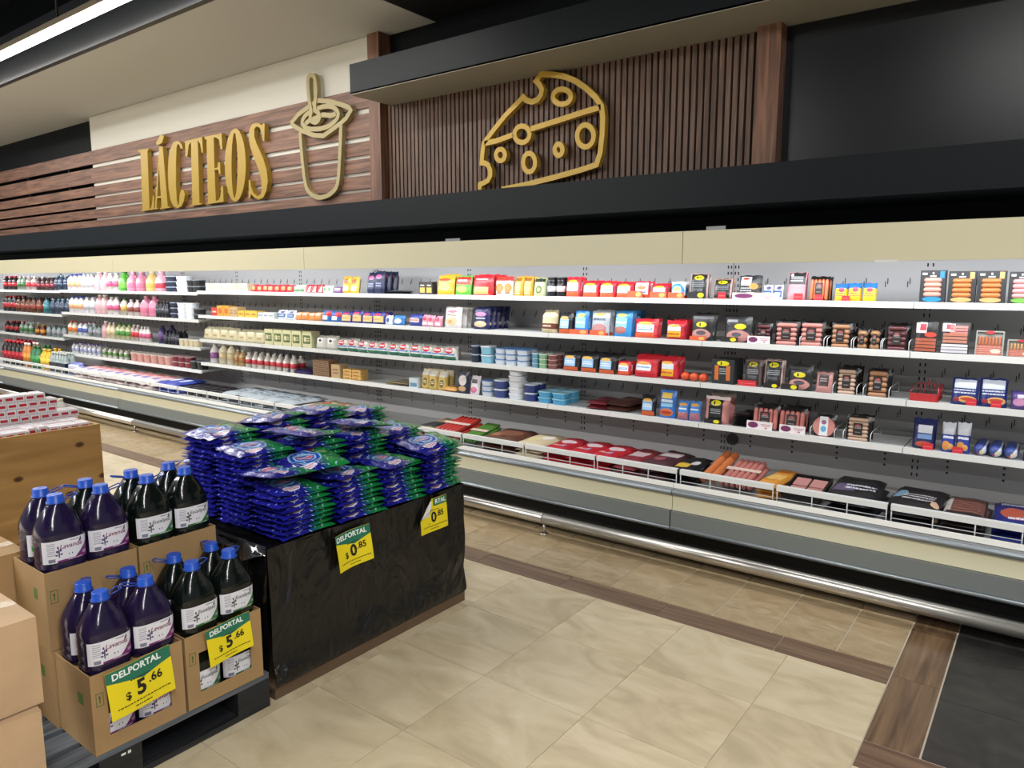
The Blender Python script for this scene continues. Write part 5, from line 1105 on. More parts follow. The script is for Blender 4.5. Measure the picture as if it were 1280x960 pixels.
# key: (shape, description, object name, category, print base / colours, layers, thickness)
W1 = [('r', .5, .50, .37, .20, 'd9dfe8'), ('r', .5, .47, .30, .06, '4b84c4'), ('e', .5, .76, .30, .09, 'dfa02e'), ('t', .5, .48, .26, .05, 1, 'e8eef4'), ('r', .5, .15, .40, .10, 'd35a36')]
def ham(y='d2c81e'): return [('e', .5, .83, .26, .09, y), ('r', .40, .83, .03, .05, '15150f'), ('t', .52, .84, .12, .03, 1, '15150f'), ('t', .5, .56, .34, .10, 3, '8f959c'), ('t', .5, .36, .25, .05, 2, '6a6f76')]
D = {
 'cola_bottle': ('bottle', 'dark cola bottle with red label', 'cola_bottle', 'bottle', ('160c0a', 'a3202a', 'b32630')),
 'clear_green_bottle': ('bottle', 'clear bottle with green label', 'soda_bottle', 'bottle', ('8a9a8c', '3b6a3a', 'c8ccc8')),
 'red_label_bottle': ('bottle', 'pale bottle with bright red label', 'drink_bottle', 'bottle', ('b8a8a4', 'c22f3c', 'd8d8d8')),
 'dark_red_bottle': ('bottle', 'brown bottle with dark red label', 'drink_bottle', 'bottle', ('3a2220', '7a2430', '3a3a3c')),
 'navy_bottle': ('bottle', 'navy drink bottle', 'drink_bottle', 'bottle', ('2c3d52', '24344a', '8a9cb0')),
 'white_orange_bottle': ('bottle', 'white bottle with orange label and blue cap', 'yogurt_bottle', 'bottle', ('d8d2d6', 'd8a078', '3c54a8')),
 'white_bottle': ('bottle', 'white drinking yogurt bottle', 'yogurt_bottle', 'bottle', ('dcdadc', 'b8b4c0', 'd4d4d8')),
 'pale_pink_jug': ('jug', 'pale pink yogurt jug', 'yogurt_jug', 'jug', ('c9a4a8', 'c29aa0', 'dcd4d4')),
 'white_pink_bottle': ('bottle', 'white bottle with pink label', 'yogurt_bottle', 'bottle', ('d8d2d0', 'c4557c', 'd0d0d0')),
 'green_jug': ('jug', 'bright green yogurt jug', 'yogurt_jug', 'jug', ('4f9a34', '6cb04c', '2f7a2c')),
 'pink_jug': ('jug', 'pink strawberry yogurt jug', 'yogurt_jug', 'jug', ('d487a0', 'c9708e', 'd8a0b0')),
 'yellow_jug': ('jug', 'pale yellow yogurt jug', 'yogurt_jug', 'jug', ('d8bb7c', 'caa85a', 'e0d8b8')),
 'rose_jug': ('jug', 'rose yogurt jug with red label', 'yogurt_jug', 'jug', ('d89aa8', 'b83a48', 'd8a8b4')),
 'navy_tub': ('tub', 'navy yogurt tub', 'yogurt_tub', 'tub', ('1c2438', '8f99ac')),
 'white_tub': ('tub', 'white lidded tub', 'cream_tub', 'tub', ('d5dae0', 'e3e6e8')),
 'black_tub': ('tub', 'black yogurt tub', 'yogurt_tub', 'tub', ('15171a', '6a7078')),
 'cream_box': ('box', 'little cream coloured box', 'cheese_box', 'box', 'd4c8a4', [('t', .5, .5, .36, .2, 2, '9a7a4a')], .09),
 'red_wedge_pack': ('pouch', 'low red cheese pack', 'cheese_pack', 'pack', 'b3262f', [('e', .5, .5, .3, .2, 'd9b06a'), ('t', .5, .5, .22, .1, 1, '8a1c22')], .08),
 'white_green_pack': ('pouch', 'low white pack with green print', 'cheese_pack', 'pack', 'd0d2c4', [('r', .5, .3, .4, .16, '4c7a4a'), ('t', .5, .6, .3, .12, 1, '6a6a5a')], .07),
 'crimson_pack': ('pouch', 'low crimson cheese pack', 'cheese_pack', 'pack', 'a81e2c', [('d', .5, .5, .4, .4, .7, 'd8c8c0')], .08),
 'white_leaf_pack': ('pouch', 'low white pack with leaf print', 'cheese_pack', 'pack', 'd2d6cc', [('e', .4, .5, .2, .25, '5a8a5c')], .07),
 'purple_pack': ('pouch', 'small purple cheese pack', 'cheese_pack', 'pack', '7a4a8c', [('r', .5, .6, .35, .16, 'd4cad8')], .07),
 'yellow_pouch': ('pouch', 'yellow grated cheese pouch', 'cheese_pouch', 'pouch', 'd8a83a', [('e', .5, .7, .3, .14, 'c2542c'), ('r', .5, .3, .34, .14, 'e0dcd0')], .05),
 'navy_pink_pouch': ('pouch', 'navy pouch with pink badge', 'cheese_pouch', 'pouch', '1b2240', [('e', .5, .74, .3, .1, 'b44a7c'), ('t', .5, .4, .3, .1, 2, '8a92b4')], .06),
 'black_gold_pack': ('box', 'short black and gold box', 'cheese_box', 'box', '2b2a2c', [('r', .5, .35, .38, .2, 'b89a4c'), ('t', .5, .72, .3, .1, 1, 'c8c4b0')], .06),
 'gold_pouch': ('pouch', 'golden yellow grated cheese pouch', 'cheese_pouch', 'pouch', 'cf9f2c', [('e', .5, .76, .34, .09, 'b84a26'), ('e', .5, .42, .3, .2, 'e2c466'), ('t', .5, .4, .2, .08, 2, '8a5a1c')], .06),
 'green_red_pouch': ('pouch', 'green and red striped pouch', 'cheese_pouch', 'pouch', '5aa63c', [('r', .5, .74, .45, .2, 'b83030'), ('t', .5, .74, .3, .08, 1, 'e8e0d8'), ('e', .5, .3, .3, .16, 'd2a050')], .06),
 'red_pouch': ('pouch', 'wide plain red pouch', 'sausage_pouch', 'pouch', 'c41f2b', [('t', .5, .78, .3, .06, 1, 'ecd0c8'), ('r', .5, .24, .36, .17, 'dba468')], .06),
 'orange_white_pouch': ('pouch', 'white pouch with orange food photo', 'sausage_pouch', 'pouch', 'd6cfc4', [('r', .5, .88, .5, .12, 'b8342c'), ('e', .5, .40, .4, .24, 'c87838'), ('t', .5, .14, .3, .06, 1, '5a4030')], .05),
 'bread_pouch': ('pouch', 'amber pouch of flat bread', 'bread_pouch', 'pouch', 'c9922e', [('e', .5, .45, .34, .26, 'e0c070'), ('r', .5, .84, .36, .09, '8a5a20'), ('t', .5, .14, .3, .06, 1, 'efe4c4')], .05),
 'avocado_pouch': ('pouch', 'pale green avocado dip pouch', 'dip_pouch', 'pouch', 'a9b48a', [('r', .5, .86, .44, .1, '2c3424'), ('e', .5, .36, .26, .2, '4e6a2c'), ('e', .5, .36, .12, .1, 'c8b864')], .05),
 'black_white_jar': ('bottle', 'black jar with white label', 'sauce_jar', 'jar', ('17181a', 'd0c8c8', '202022')),
 'tall_red_ham_pouch': ('pouch', 'tall red and white ham pouch', 'ham_pouch', 'pouch', 'c22634', W1, .05),
 'red_ham_pouch': ('pouch', 'red ham pouch with pale blue label', 'ham_pouch', 'pouch', 'c5202e', W1, .05),
 'red_white_pouch': ('pouch', 'mostly white ham pouch with red rim', 'ham_pouch', 'pouch', 'c22a36', [('r', .5, .56, .40, .34, 'd8dce2'), ('e', .5, .62, .26, .12, 'd87a50'), ('r', .5, .34, .3, .06, '5a86b8'), ('r', .5, .12, .45, .1, 'd2502e')], .05),
 'small_red_pouch': ('pouch', 'short red frankfurter pouch', 'frankfurter_pouch', 'pouch', 'bf2130', W1, .05),
 'blue_arch_pouch': ('pouch', 'white pouch with blue arch', 'ham_pouch', 'pouch', 'cfd8e0', [('o', .5, .42, .46, .46, .68, '2a8acb'), ('e', .5, .56, .24, .1, 'd8a060'), ('r', .5, .1, .5, .1, 'd2562e')], .05),
 'tall_black_ham_pack': ('pouch', 'tall black ham pack with yellow badge', 'ham_pack', 'pack', 'b59a94', [('r', .5, .52, .42, .45, '202124')] + ham(), .035),
 'black_ham_pack': ('pouch', 'shorter black ham pack with yellow badge', 'ham_pack', 'pack', 'b8968c', [('r', .5, .52, .42, .45, '1d1e20')] + ham(), .035),
 'photo_pack': ('pouch', 'black pack with food photo', 'ham_pack', 'pack', '202226', [('r', .34, .76, .26, .18, 'd8d4d0'), ('e', .34, .86, .16, .05, 'b83a34'), ('e', .72, .55, .22, .12, 'c98a3c'), ('t', .35, .42, .28, .1, 2, 'a8acb0'), ('e', .6, .22, .3, .1, 'c8a890')], .03),
 'white_blue_pack': ('pouch', 'white pack with blue emblem', 'cheese_pack', 'pack', 'ccd2da', [('r', .5, .42, .40, .2, '30568c'), ('e', .6, .78, .26, .12, '4a4470'), ('t', .5, .42, .3, .1, 2, 'dfe4ea')], .05),
 'pink_black_pack': ('pouch', 'tall pink pack with black header', 'ham_pack', 'pack', 'c8848c', [('r', .5, .78, .46, .21, '26272b'), ('e', .2, .90, .08, .06, 'dfdfdf'), ('t', .5, .76, .34, .1, 3, 'c8c8cc')], .035),
 'orange_sausage_pack': ('sausH', 'black pack of bright orange sausages', 'sausage_pack', 'pack', ('c8683c', 'lab_black', 5, 'v')),
 'yellow_blue_bag': ('pouch', 'yellow snack bag with blue top', 'snack_bag', 'bag', 'dcb524', [('r', .5, .90, .5, .2, '2c6cae'), ('e', .55, .62, .22, .12, 'c2365a'), ('t', .5, .36, .36, .12, 2, 'c23a2c')], .06),
 'pink_sausage_carton': ('scarton', 'black carton of pink sausages with blue badge', 'sausage_carton', 'carton', ('c98f82', '2a7fc0')),
 'orange_sausage_carton': ('scarton', 'black carton of orange brown sausages', 'sausage_carton', 'carton', ('b8703c', 'c99a66')),
 'green_sausage_carton': ('scarton', 'black carton of pink sausages with green badge', 'sausage_carton', 'carton', ('cf8f90', '6aa04a')),
 'amber_bottle': ('bottle', 'amber drink bottle with dark cap', 'drink_bottle', 'bottle', ('5a3420', '8a3c2c', '2c2c2e')),
 'teal_bottle': ('bottle', 'single teal bottle', 'drink_bottle', 'bottle', ('2a6a74', '3a7c80', '20484e')),
 'juice_bottle': ('bottle', 'single green capped juice bottle', 'juice_bottle', 'bottle', ('c8c0b0', 'c8a45a', '4f8a3c')),
 'red_white_bottle': ('bottle', 'brown and white yogurt bottle', 'yogurt_bottle', 'bottle', ('cfc4c0', '8a4a44', 'd8d0cc')),
 'slim_black_bottle': ('bottle', 'slim black yogurt bottle', 'yogurt_bottle', 'bottle', ('191a22', '3a3c48', '22242c')),
 'red_box': ('box', 'small red box', 'cheese_box', 'box', 'b83a34', [('t', .5, .5, .3, .2, 1, 'e0c8b0')], .1),
 'orange_box': ('box', 'small orange box', 'cheese_box', 'box', 'cf9238', [('r', .5, .5, .3, .25, 'b8602c')], .1),
 'tan_box': ('box', 'small tan box', 'cheese_box', 'box', 'b59a70', [('t', .5, .5, .34, .25, 2, '7a5a3c')], .1),
 'yellow_flat_box': ('box', 'low yellow box', 'cheese_box', 'box', 'd2b24a', [('t', .5, .5, .34, .25, 1, 'a8582c')], .1),
 'white_flat_box': ('box', 'low white box', 'cheese_box', 'box', 'c8ccca', [('t', .5, .5, .34, .25, 1, '7a8a9a')], .1),
 'orange_slice_pack': ('pouch', 'orange sliced cheese pack', 'cheese_pack', 'pack', 'd08a4c', [('r', .5, .75, .36, .14, 'e0d0b8'), ('t', .5, .3, .3, .12, 2, 'a84e2c')], .07),
 'blue_red_pack': ('pouch', 'blue sliced cheese pack with red corner', 'cheese_pack', 'pack', '2a6ab4', [('r', .7, .7, .25, .22, 'c83a40'), ('r', .4, .35, .28, .18, 'd8dce0')], .07),
 'navy_yellow_pack': ('pouch', 'navy and yellow sliced cheese pack', 'cheese_pack', 'pack', '2c3484', [('r', .55, .42, .38, .26, 'd8b87c'), ('e', .5, .82, .3, .1, 'c83a4a'), ('t', .5, .42, .28, .1, 2, '8a5a3c')], .07),
 'round_white_pack': ('pouch', 'small round white cheese pack', 'cheese_pack', 'pack', 'd5dade', [('e', .5, .5, .26, .26, '3c4c88')], .06),
 'blue_white_pack': ('pouch', 'blue pack with white cloud print', 'cheese_pack', 'pack', '2f74b8', [('e', .5, .4, .34, .24, 'd8dfe4')], .06),
 'navy_red_pack': ('pouch', 'navy pack with red lettering', 'cheese_pack', 'pack', '2c3a86', [('r', .5, .5, .4, .16, 'd0c0b8'), ('t', .5, .5, .34, .1, 1, 'b83a3c')], .06),
 'pink_pack': ('pouch', 'pink sliced cheese pack', 'cheese_pack', 'pack', 'cf8a9c', [('e', .5, .66, .3, .16, 'c2304a'), ('r', .5, .26, .4, .12, 'e0d0d2')], .06),
 'white_pouch': ('pouch', 'large white mozzarella pouch', 'cheese_pouch', 'pouch', 'd6d2cf', [('e', .5, .78, .28, .07, 'c0586a'), ('t', .5, .6, .28, .06, 1, '8a7a60'), ('e', .5, .32, .34, .18, 'd8b48c'), ('e', .42, .3, .12, .08, 'c88c5a')], .05),
 'navy_pouch': ('pouch', 'navy grated cheese pouch', 'cheese_pouch', 'pouch', '1d2152', [('e', .5, .68, .34, .1, 'b07aa0'), ('t', .5, .5, .28, .06, 1, 'c8ccdc'), ('e', .5, .24, .38, .14, 'cdbb98')], .05),
 'cream_bag': ('pouch', 'clear bag of cream cheese balls with brown band', 'cheese_bag', 'bag', 'cfc29c', [('r', .5, .30, .5, .12, '6a3428'), ('t', .5, .30, .3, .06, 1, 'd8c8b0')], .10),
 'black_blue_pouch': ('pouch', 'black pouch with blue and orange label', 'ham_pouch', 'pouch', '1b1c20', [('r', .46, .48, .34, .22, '8fb4d8'), ('e', .46, .74, .28, .08, 'd29a34'), ('t', .46, .48, .28, .1, 2, 'e0e8f0'), ('r', .5, .12, .42, .1, 'c85a30')], .05),
 'blue_pouch': ('pouch', 'bright blue ham pouch', 'ham_pouch', 'pouch', '2e7cc4', [('r', .5, .5, .36, .22, '8fc0e6'), ('e', .5, .8, .28, .08, 'd8b04a'), ('t', .5, .5, .3, .08, 1, 'e8f0f8'), ('r', .5, .1, .46, .09, 'cf5230')], .05),
 'silver_pouch': ('pouch', 'silver pouch of sliced sausage', 'sausage_pouch', 'pouch', 'aab2b8', [('e', .5, .86, .3, .06, 'd8a04a'), ('t', .5, .66, .34, .1, 1, '3a4a68'), ('e', .5, .3, .4, .18, 'b07a7a'), ('r', .5, .07, .46, .06, 'c8502e')], .05),
 'wide_blue_pouch': ('pouch', 'wide sky blue turkey pouch', 'turkey_pouch', 'pouch', '3187c6', [('r', .42, .55, .36, .2, '7fb8e0'), ('e', .42, .84, .3, .07, 'd8b04a'), ('t', .42, .55, .3, .08, 1, 'eef4f8'), ('e', .42, .26, .36, .14, 'a8645c')], .05),
 'red_yellow_bag': ('pouch', 'red frankfurter bag with yellow label', 'frankfurter_bag', 'bag', 'bf2433', [('r', .42, .28, .36, .15, 'd8a81e'), ('t', .42, .28, .3, .1, 1, 'b83a1c'), ('r', .42, .56, .36, .12, 'ccd6de'), ('e', .42, .72, .3, .07, 'd89a3a')], .07),
 'black_ham_bag': ('pouch', 'black zip bag of sliced ham with yellow badge', 'ham_bag', 'bag', '232426', [('r', .5, .86, .5, .05, '4a4c50'), ('e', .5, .24, .42, .2, 'b8847e'), ('e', .5, .60, .24, .10, 'd2c81e'), ('r', .44, .6, .03, .06, '15150f'), ('e', .5, .30, .22, .08, '4c4650')], .045),
 'tilted_black_bag': ('pouch', 'slumped black ham bag with yellow badge', 'ham_bag', 'bag', '2a2b2e', [('e', .55, .25, .42, .22, 'b07c78'), ('e', .62, .60, .22, .10, 'd2c81e'), ('e', .5, .3, .18, .08, '4a4650'), ('r', .3, .8, .2, .05, '8a8e92')], .05),
 'dark_sausage_pack': ('sausH', 'pack of dark red sausages', 'sausage_pack', 'pack', ('5a2c30', 'lab_black', 5, 'h')),
 'short_sausage_pack': ('sausH', 'short pack of dark red sausages', 'sausage_pack', 'pack', ('5a2c30', 'lab_black', 5, 'h')),
 'navy_print_tub': ('tub', 'navy cream cheese tub beside the sky blue tubs', 'cream_cheese_tub', 'tub', ('2c3a74', 'c4ccd6')),
 'pink_sausage_pack': ('sausH', 'black pack of pink sausages', 'sausage_pack', 'pack', ('bd8078', 'lab_black', 5, 'h')),
 'tan_sausage_pack': ('sausH', 'black pack of tan sausages', 'sausage_pack', 'pack', ('a47858', 'lab_black', 5, 'h')),
 'brown_sausage_pack': ('sausH', 'small pack of brown sausages', 'sausage_pack', 'pack', ('98714c', 'lab_black', 3, 'h')),
 'pale_sausage_pack': ('sausH', 'black pack of pale white sausages', 'sausage_pack', 'pack', ('b89c88', 'lab_black', 6, 'h')),
 'bacon_pack': ('pouch', 'tall bacon pack with red badge', 'bacon_pack', 'pack', '232124', [('r', .28, .80, .24, .17, 'd4ccca'), ('r', .36, .82, .14, .11, 'b83044'), ('e', .70, .58, .26, .08, 'bf4636'), ('h', .5, .24, .46, .22, 4, 'a2553e')], .025),
 'striped_bacon_pack': ('pouch', 'bacon pack with white stripes', 'bacon_pack', 'pack', '2a2628', [('r', .26, .82, .22, .13, 'd2cac8'), ('r', .32, .84, .14, .08, 'b83044'), ('h', .62, .74, .3, .14, 3, 'b8706a'), ('h', .5, .48, .42, .16, 3, 'a86c58'), ('h', .5, .16, .46, .14, 3, 'c4c2c8')], .025),
 'sausage_tray': ('tray', 'grey framed tray of sausages and bacon', 'sausage_tray', 'tray', ('b0623c',)),
 'white_red_tray': ('tray', 'white wrapped tray of cooked slices', 'meat_tray', 'tray', ('b88a5c',)),
 'orange_yellow_bottle': ('bottle', 'yellow topped orange drink bottle', 'drink_bottle', 'bottle', ('6a3a2a', 'c88a2c', 'd0a02c')),
 'grey_bottle': ('bottle', 'grey drink bottle', 'drink_bottle', 'bottle', ('7e8c8c', '8c8a90', '54605e')),
 'red_yellow_bottle': ('bottle', 'small bottle with red and yellow label', 'yogurt_bottle', 'bottle', ('cfc8b8', 'c8702c', 'c83a34')),
 'white_blue_bottle': ('bottle', 'white bottle with blue label', 'yogurt_bottle', 'bottle', ('d0d4da', '4a5aa0', '8a4a7c')),
 'cream_bottle': ('bottle', 'cream coloured milk bottle', 'milk_bottle', 'bottle', ('cfc6a8', 'c8b890', 'd0ccc0')),
 'green_bottle': ('bottle', 'green labelled milk bottle', 'milk_bottle', 'bottle', ('b8bc94', '4f8a3c', '3f7a34')),
 'purple_bottle': ('bottle', 'deep purple yogurt bottle', 'yogurt_bottle', 'bottle', ('35285c', '5a3a7c', '2c2450')),
 'cream_tub': ('tub', 'low cream tub', 'cream_tub', 'tub', ('c8bc9c', 'd0ccc0')),
 'cheese_block': ('pouch', 'cream white block of fresh cheese', 'cheese_block', 'cheese', 'cfc8a8', [('r', .5, .34, .3, .14, 'c2b48c'), ('t', .5, .34, .24, .08, 1, '8a6a3c')], .11),
 'cream_green_pack': ('pillowblock', 'pale cheese block with dark green label', 'cheese_block', 'cheese', 'c6c39a', [('r', .5, .5, .38, .26, '55663c'), ('e', .36, .5, .14, .16, 'cfc9a4'), ('t', .66, .5, .14, .14, 2, 'd2cea8')], .11),
 'clear_cheese_bag': ('pouch', 'clear bag of shredded cheese', 'cheese_bag', 'bag', 'bcbab0', [('r', .45, .6, .24, .16, 'd8d8d6'), ('e', .45, .62, .14, .1, '3c3c40')], .08),
 'red_green_pack': ('pouch', 'white cheese pack with red and green print', 'cheese_pack', 'pack', 'cfcdc6', [('r', .5, .14, .44, .13, '2f6a52'), ('e', .5, .66, .34, .2, 'b8303a'), ('t', .5, .66, .26, .1, 1, 'dcd4d0'), ('r', .5, .40, .4, .06, '5a7ab0')], .10),
 'light_blue_tub': ('tub', 'light blue cream cheese tub', 'cream_cheese_tub', 'tub', ('7cb2c8', 'cdd6da')),
 'white_blue_tub': ('tub', 'white cream cheese tub with blue lid', 'cream_cheese_tub', 'tub', ('c6ced8', '5f86b8')),
 'small_blue_cup': ('cup', 'small blue dip cup', 'dip_cup', 'cup', ('5f92a8', 'aac2cc')),
 'small_green_cup': ('cup', 'small green dip cup', 'dip_cup', 'cup', ('7ea884', 'bccdb8')),
 'small_brown_cup': ('cup', 'small brown dip cup', 'dip_cup', 'cup', ('7c4a48', 'b89a94')),
 'big_red_ham_pouch': ('pouch', 'big glossy red ham pouch', 'ham_pouch', 'pouch', 'bd1f2c', [('r', .45, .44, .34, .14, 'ccd6de'), ('e', .45, .62, .28, .07, 'd8953a'), ('t', .45, .44, .28, .06, 1, '4a80bc')], .07),
 'orange_ball_cheese': ('ball', 'orange red ball of cheese', 'ball_cheese', 'cheese', ('c84a24',)),
 'black_orange_carton': ('box', 'black carton with orange sausage picture', 'sausage_carton', 'carton', '26292c', [('r', .22, .46, .09, .30, 'c06a30'), ('r', .74, .46, .09, .30, 'c06a30'), ('e', .5, .84, .28, .1, 'd4c81e'), ('r', .42, .84, .03, .06, '15150f'), ('t', .5, .52, .16, .14, 3, '9aa0a6')], .05),
 'brown_black_pack': ('pouch', 'brown black ham pack', 'ham_pack', 'pack', '5a4a48', [('r', .5, .5, .40, .42, '2c2624')] + ham('b8ac1e'), .03),
 'rosy_pack': ('pouch', 'rosy pack of small sausages', 'sausage_pack', 'pack', 'b4827e', [('r', .5, .6, .3, .28, '3a2c2e'), ('t', .5, .62, .22, .1, 2, 'a89a9a')], .035),
 'navy_hotdog_pouch': ('pouch', 'navy pouch with hot dog picture', 'sausage_pouch', 'pouch', '1c2a68', [('r', .5, .78, .40, .16, 'c6cedc'), ('t', .5, .50, .40, .10, 2, 'c8d0e0'), ('e', .62, .22, .34, .13, 'cf9c5c'), ('e', .62, .24, .26, .06, 'a84a30'), ('e', .22, .2, .12, .08, '8c2c34')], .05),
 'purple_bag': ('pouch', 'crumpled purple sausage bag', 'sausage_bag', 'bag', '4a3c78', [('e', .4, .4, .3, .2, 'b07a9c'), ('r', .6, .7, .3, .1, 'b8b4cc')], .07),
 'mini_drink_bottle': ('bottle', 'mini white drink bottle with purple cap', 'drink_bottle', 'bottle', ('cfd0d4', '9aa0c0', '6a5a9c')),
 'white_green_bottle': ('bottle', 'mini white drink bottle with green label', 'drink_bottle', 'bottle', ('c8cabc', '5f8a4c', '4a4a44')),
 'red_white_tub': ('cup', 'red and white yogurt cup', 'yogurt_cup', 'cup', ('c28c84', 'd2c8c0')),
 'red_black_tub': ('cup', 'dark yogurt cup with pink lid', 'yogurt_cup', 'cup', ('7c2c38', 'c4a8aa')),
 'purple_label_bottle': ('bottle', 'white milk bottle with purple label', 'milk_bottle', 'bottle', ('d2ccd0', '84508c', 'd8d6d4')),
 'tan_bottle': ('bottle', 'tan caramel drink bottle', 'drink_bottle', 'bottle', ('b09468', '9a6a34', 'c8bca4')),
 'red_cap_bottle': ('bottle', 'white milk bottle with red cap band', 'milk_bottle', 'bottle', ('d0cac2', 'b8323c', 'd8d4d0')),
 'woven_print_box': ('box', 'box with brown woven print', 'snack_box', 'box', '8a6a4e', [('t', .5, .5, .48, .48, 8, '3a2a20')], .12),
 'cheese_brick': ('pillowblock', 'stacked yellow cheese brick', 'cheese_brick', 'cheese', 'c8a05a', [('r', .5, .5, .3, .26, 'b07c34')], .10),
 'white_blue_box': ('box', 'small white and blue box', 'cheese_box', 'box', 'c2ccd2', [('r', .5, .3, .4, .2, '5a86a4')], .08),
 'yellow_cheese_pouch': ('pouch', 'clear pouch of yellow cheese', 'cheese_pouch', 'pouch', 'c9ad62', [('r', .5, .84, .44, .14, 'cfccc2'), ('e', .5, .36, .28, .2, '6a5a30'), ('t', .5, .36, .2, .08, 2, 'd8cfa8')], .06),
 'navy_photo_pack': ('pouch', 'narrow navy pack with photo, leaning', 'ham_pack', 'pack', '232a44', [('e', .5, .6, .34, .24, 'cfc8c4'), ('e', .5, .22, .34, .12, 'c29a6a')], .03),
 'white_pink_pack': ('pouch', 'white pack with pink dessert print', 'dessert_pack', 'pack', 'd2ccd0', [('e', .5, .26, .36, .16, 'c86a8a'), ('r', .5, .7, .3, .1, '3a3a44')], .04),
 'blue_white_tub': ('tub', 'white tub with bold blue print', 'cream_cheese_tub', 'tub', ('34427c', 'ccd2da')),
 'flat_blue_tub': ('tub', 'low sky blue tub', 'margarine_tub', 'tub', ('4c9cc4', '8fc0d4')),
 'blue_hotdog_pack': ('pouch', 'tall blue hot dog pack', 'hot_dog_pack', 'pack', '2f6cba', [('r', .46, .80, .3, .1, 'd8b43a'), ('t', .46, .60, .36, .1, 1, 'dfeaf4'), ('r', .46, .46, .36, .06, '8fc4e4'), ('e', .46, .20, .42, .14, 'c06a3a'), ('e', .46, .2, .34, .06, 'a83a2c')], .04),
 'blue_sausage_pack': ('pouch', 'short blue sausage pack', 'hot_dog_pack', 'pack', '3a78c0', [('e', .5, .82, .34, .08, 'd8a04a'), ('t', .5, .58, .36, .08, 1, 'dfeaf4'), ('v', .5, .22, .42, .18, 5, 'a85a44')], .04),
 'pink_clear_pack': ('pouch', 'clear pack of pink ham with black label', 'ham_pack', 'pack', 'bd7f7c', [('r', .5, .46, .28, .42, '17181a'), ('e', .5, .76, .20, .10, 'd2c81e'), ('r', .44, .76, .03, .06, '15150f'), ('t', .5, .46, .2, .1, 3, '9aa0a6'), ('r', .5, .94, .5, .06, 'cfc0bc')], .08),
 'pink_frank_pack': ('sausH', 'black pack of upright pink frankfurters', 'frankfurter_pack', 'pack', ('b8706a', 'lab_black', 5, 'v')),
 'round_pink_pack': ('roundpack', 'round pink ham pack with white label', 'ham_pack', 'pack', ('b87a72', 'd2d6da')),
 'navy_red_bag': ('pouch', 'crinkled navy bag with white label', 'sausage_bag', 'bag', '1d2450', [('r', .56, .66, .3, .13, 'c8ccd8'), ('r', .56, .42, .3, .08, '6a86b4'), ('e', .55, .16, .36, .1, 'b8503c')], .08),
 'clear_blue_bag': ('pouch', 'clear topped blue bag of franks', 'frankfurter_bag', 'bag', '2b3f94', [('r', .5, .80, .5, .2, 'c0c4cc'), ('t', .5, .50, .40, .08, 1, 'dfe2ea'), ('e', .36, .22, .3, .16, 'c88a44'), ('e', .7, .2, .2, .1, 'd2a060')], .07),
 'blue_chub': ('chub', 'blue and white chub of sausage, end on', 'sausage_chub', 'sausage', '39498c', [('d', .4, .5, .5, .5, .6, 'c8ccd8'), ('e', .62, .4, .14, .14, 'd8c890'), ('e', .4, .2, .1, .1, 'b84a3c')]),
 # flat on shelves
 'black_flat_pack': ('flat', 'black flat cheese pack lying down', 'cheese_pack', 'pack', '202226', [('r', .4, .4, .2, .1, 'b8b8bc')]),
 'purple_flat_bag': ('flat', 'dark purple bag lying flat', 'sausage_bag', 'bag', '2f2658', [('e', .5, .5, .2, .2, '5a3a6c')]),
 'dark_flat_bag': ('flat', 'dark grey bag lying flat', 'sausage_bag', 'bag', '3a3438', [('e', .4, .5, .2, .2, '7a6a72')]),
 'tan_flat_pack': ('flat', 'thin tan pack lying flat', 'cheese_pack', 'pack', '8a7a5c', [('r', .5, .5, .3, .2, 'b0a484')]),
 'dark_meat_bag': ('flat', 'glossy dark red bag of cured meat', 'meat_bag', 'bag', '5c1c22', [('e', .35, .4, .24, .2, '8a2c30'), ('e', .75, .6, .2, .2, '43262a')]),
 'brown_meat_bag': ('flat', 'brown bag of cured meat', 'meat_bag', 'bag', '4a2c26', [('e', .5, .5, .3, .2, '6e4438')]),
 'black_card_pack': ('flat', 'thin black ham pack in a flat pile', 'ham_pack', 'pack', '17181a', [('r', .5, .2, .3, .1, '5a4a4a')]),
 'bright_snack_pack': ('flat', 'orange and white snack pack lying flat', 'snack_pack', 'pack', 'c08a3c', [('e', .4, .5, .24, .24, 'd4ccc0'), ('e', .7, .6, .14, .14, 'b84a30')]),
 'red_top_pouch': ('flat', 'red ham pouch fallen on top of others', 'ham_pouch', 'pouch', 'c0202e', [('e', .5, .4, .3, .2, 'd8c8c8')]),
 # deck
 'deck_cola_bottle': ('bottle', 'large cola bottle with red cap', 'cola_bottle', 'bottle', ('1a0f0d', 'a8202c', 'b02a34')),
 'orange_soda_bottle': ('bottle', 'large orange soda bottle', 'soda_bottle', 'bottle', ('b8702c', 'c8862c', 'd8d0c8')),
 'green_soda_bottle': ('bottle', 'large green soda bottle', 'soda_bottle', 'bottle', ('2f6a44', '3c8a4a', '3a6a40')),
 'yellow_sauce_bottle': ('bottle', 'large yellow soda bottle', 'soda_bottle', 'bottle', ('cfa42c', 'd8b43a', 'd0a83a')),
 'water_pack': ('waterpack', 'navy film pack of water bottles', 'water_pack', 'pack', ('1c2436', '8a9694')),
 'bagged_purple_loaf': ('pouch', 'blue and white bag standing in the deck', 'bread_bag', 'bag', '5a62a0', [('r', .5, .66, .4, .16, 'c4c6d4'), ('e', .5, .34, .26, .16, '8a5a5c')], .14),
 'colour_sachet': ('flat', 'colourful cream sachet heap piece', 'cream_sachet', 'sachet', 'ccb8b4', [('e', .3, .4, .2, .2, 'c24a5c'), ('e', .7, .6, .2, .2, 'c8586a'), ('r', .6, .2, .2, .1, '6a7ab8'), ('r', .3, .8, .2, .1, '8aa86a')]),
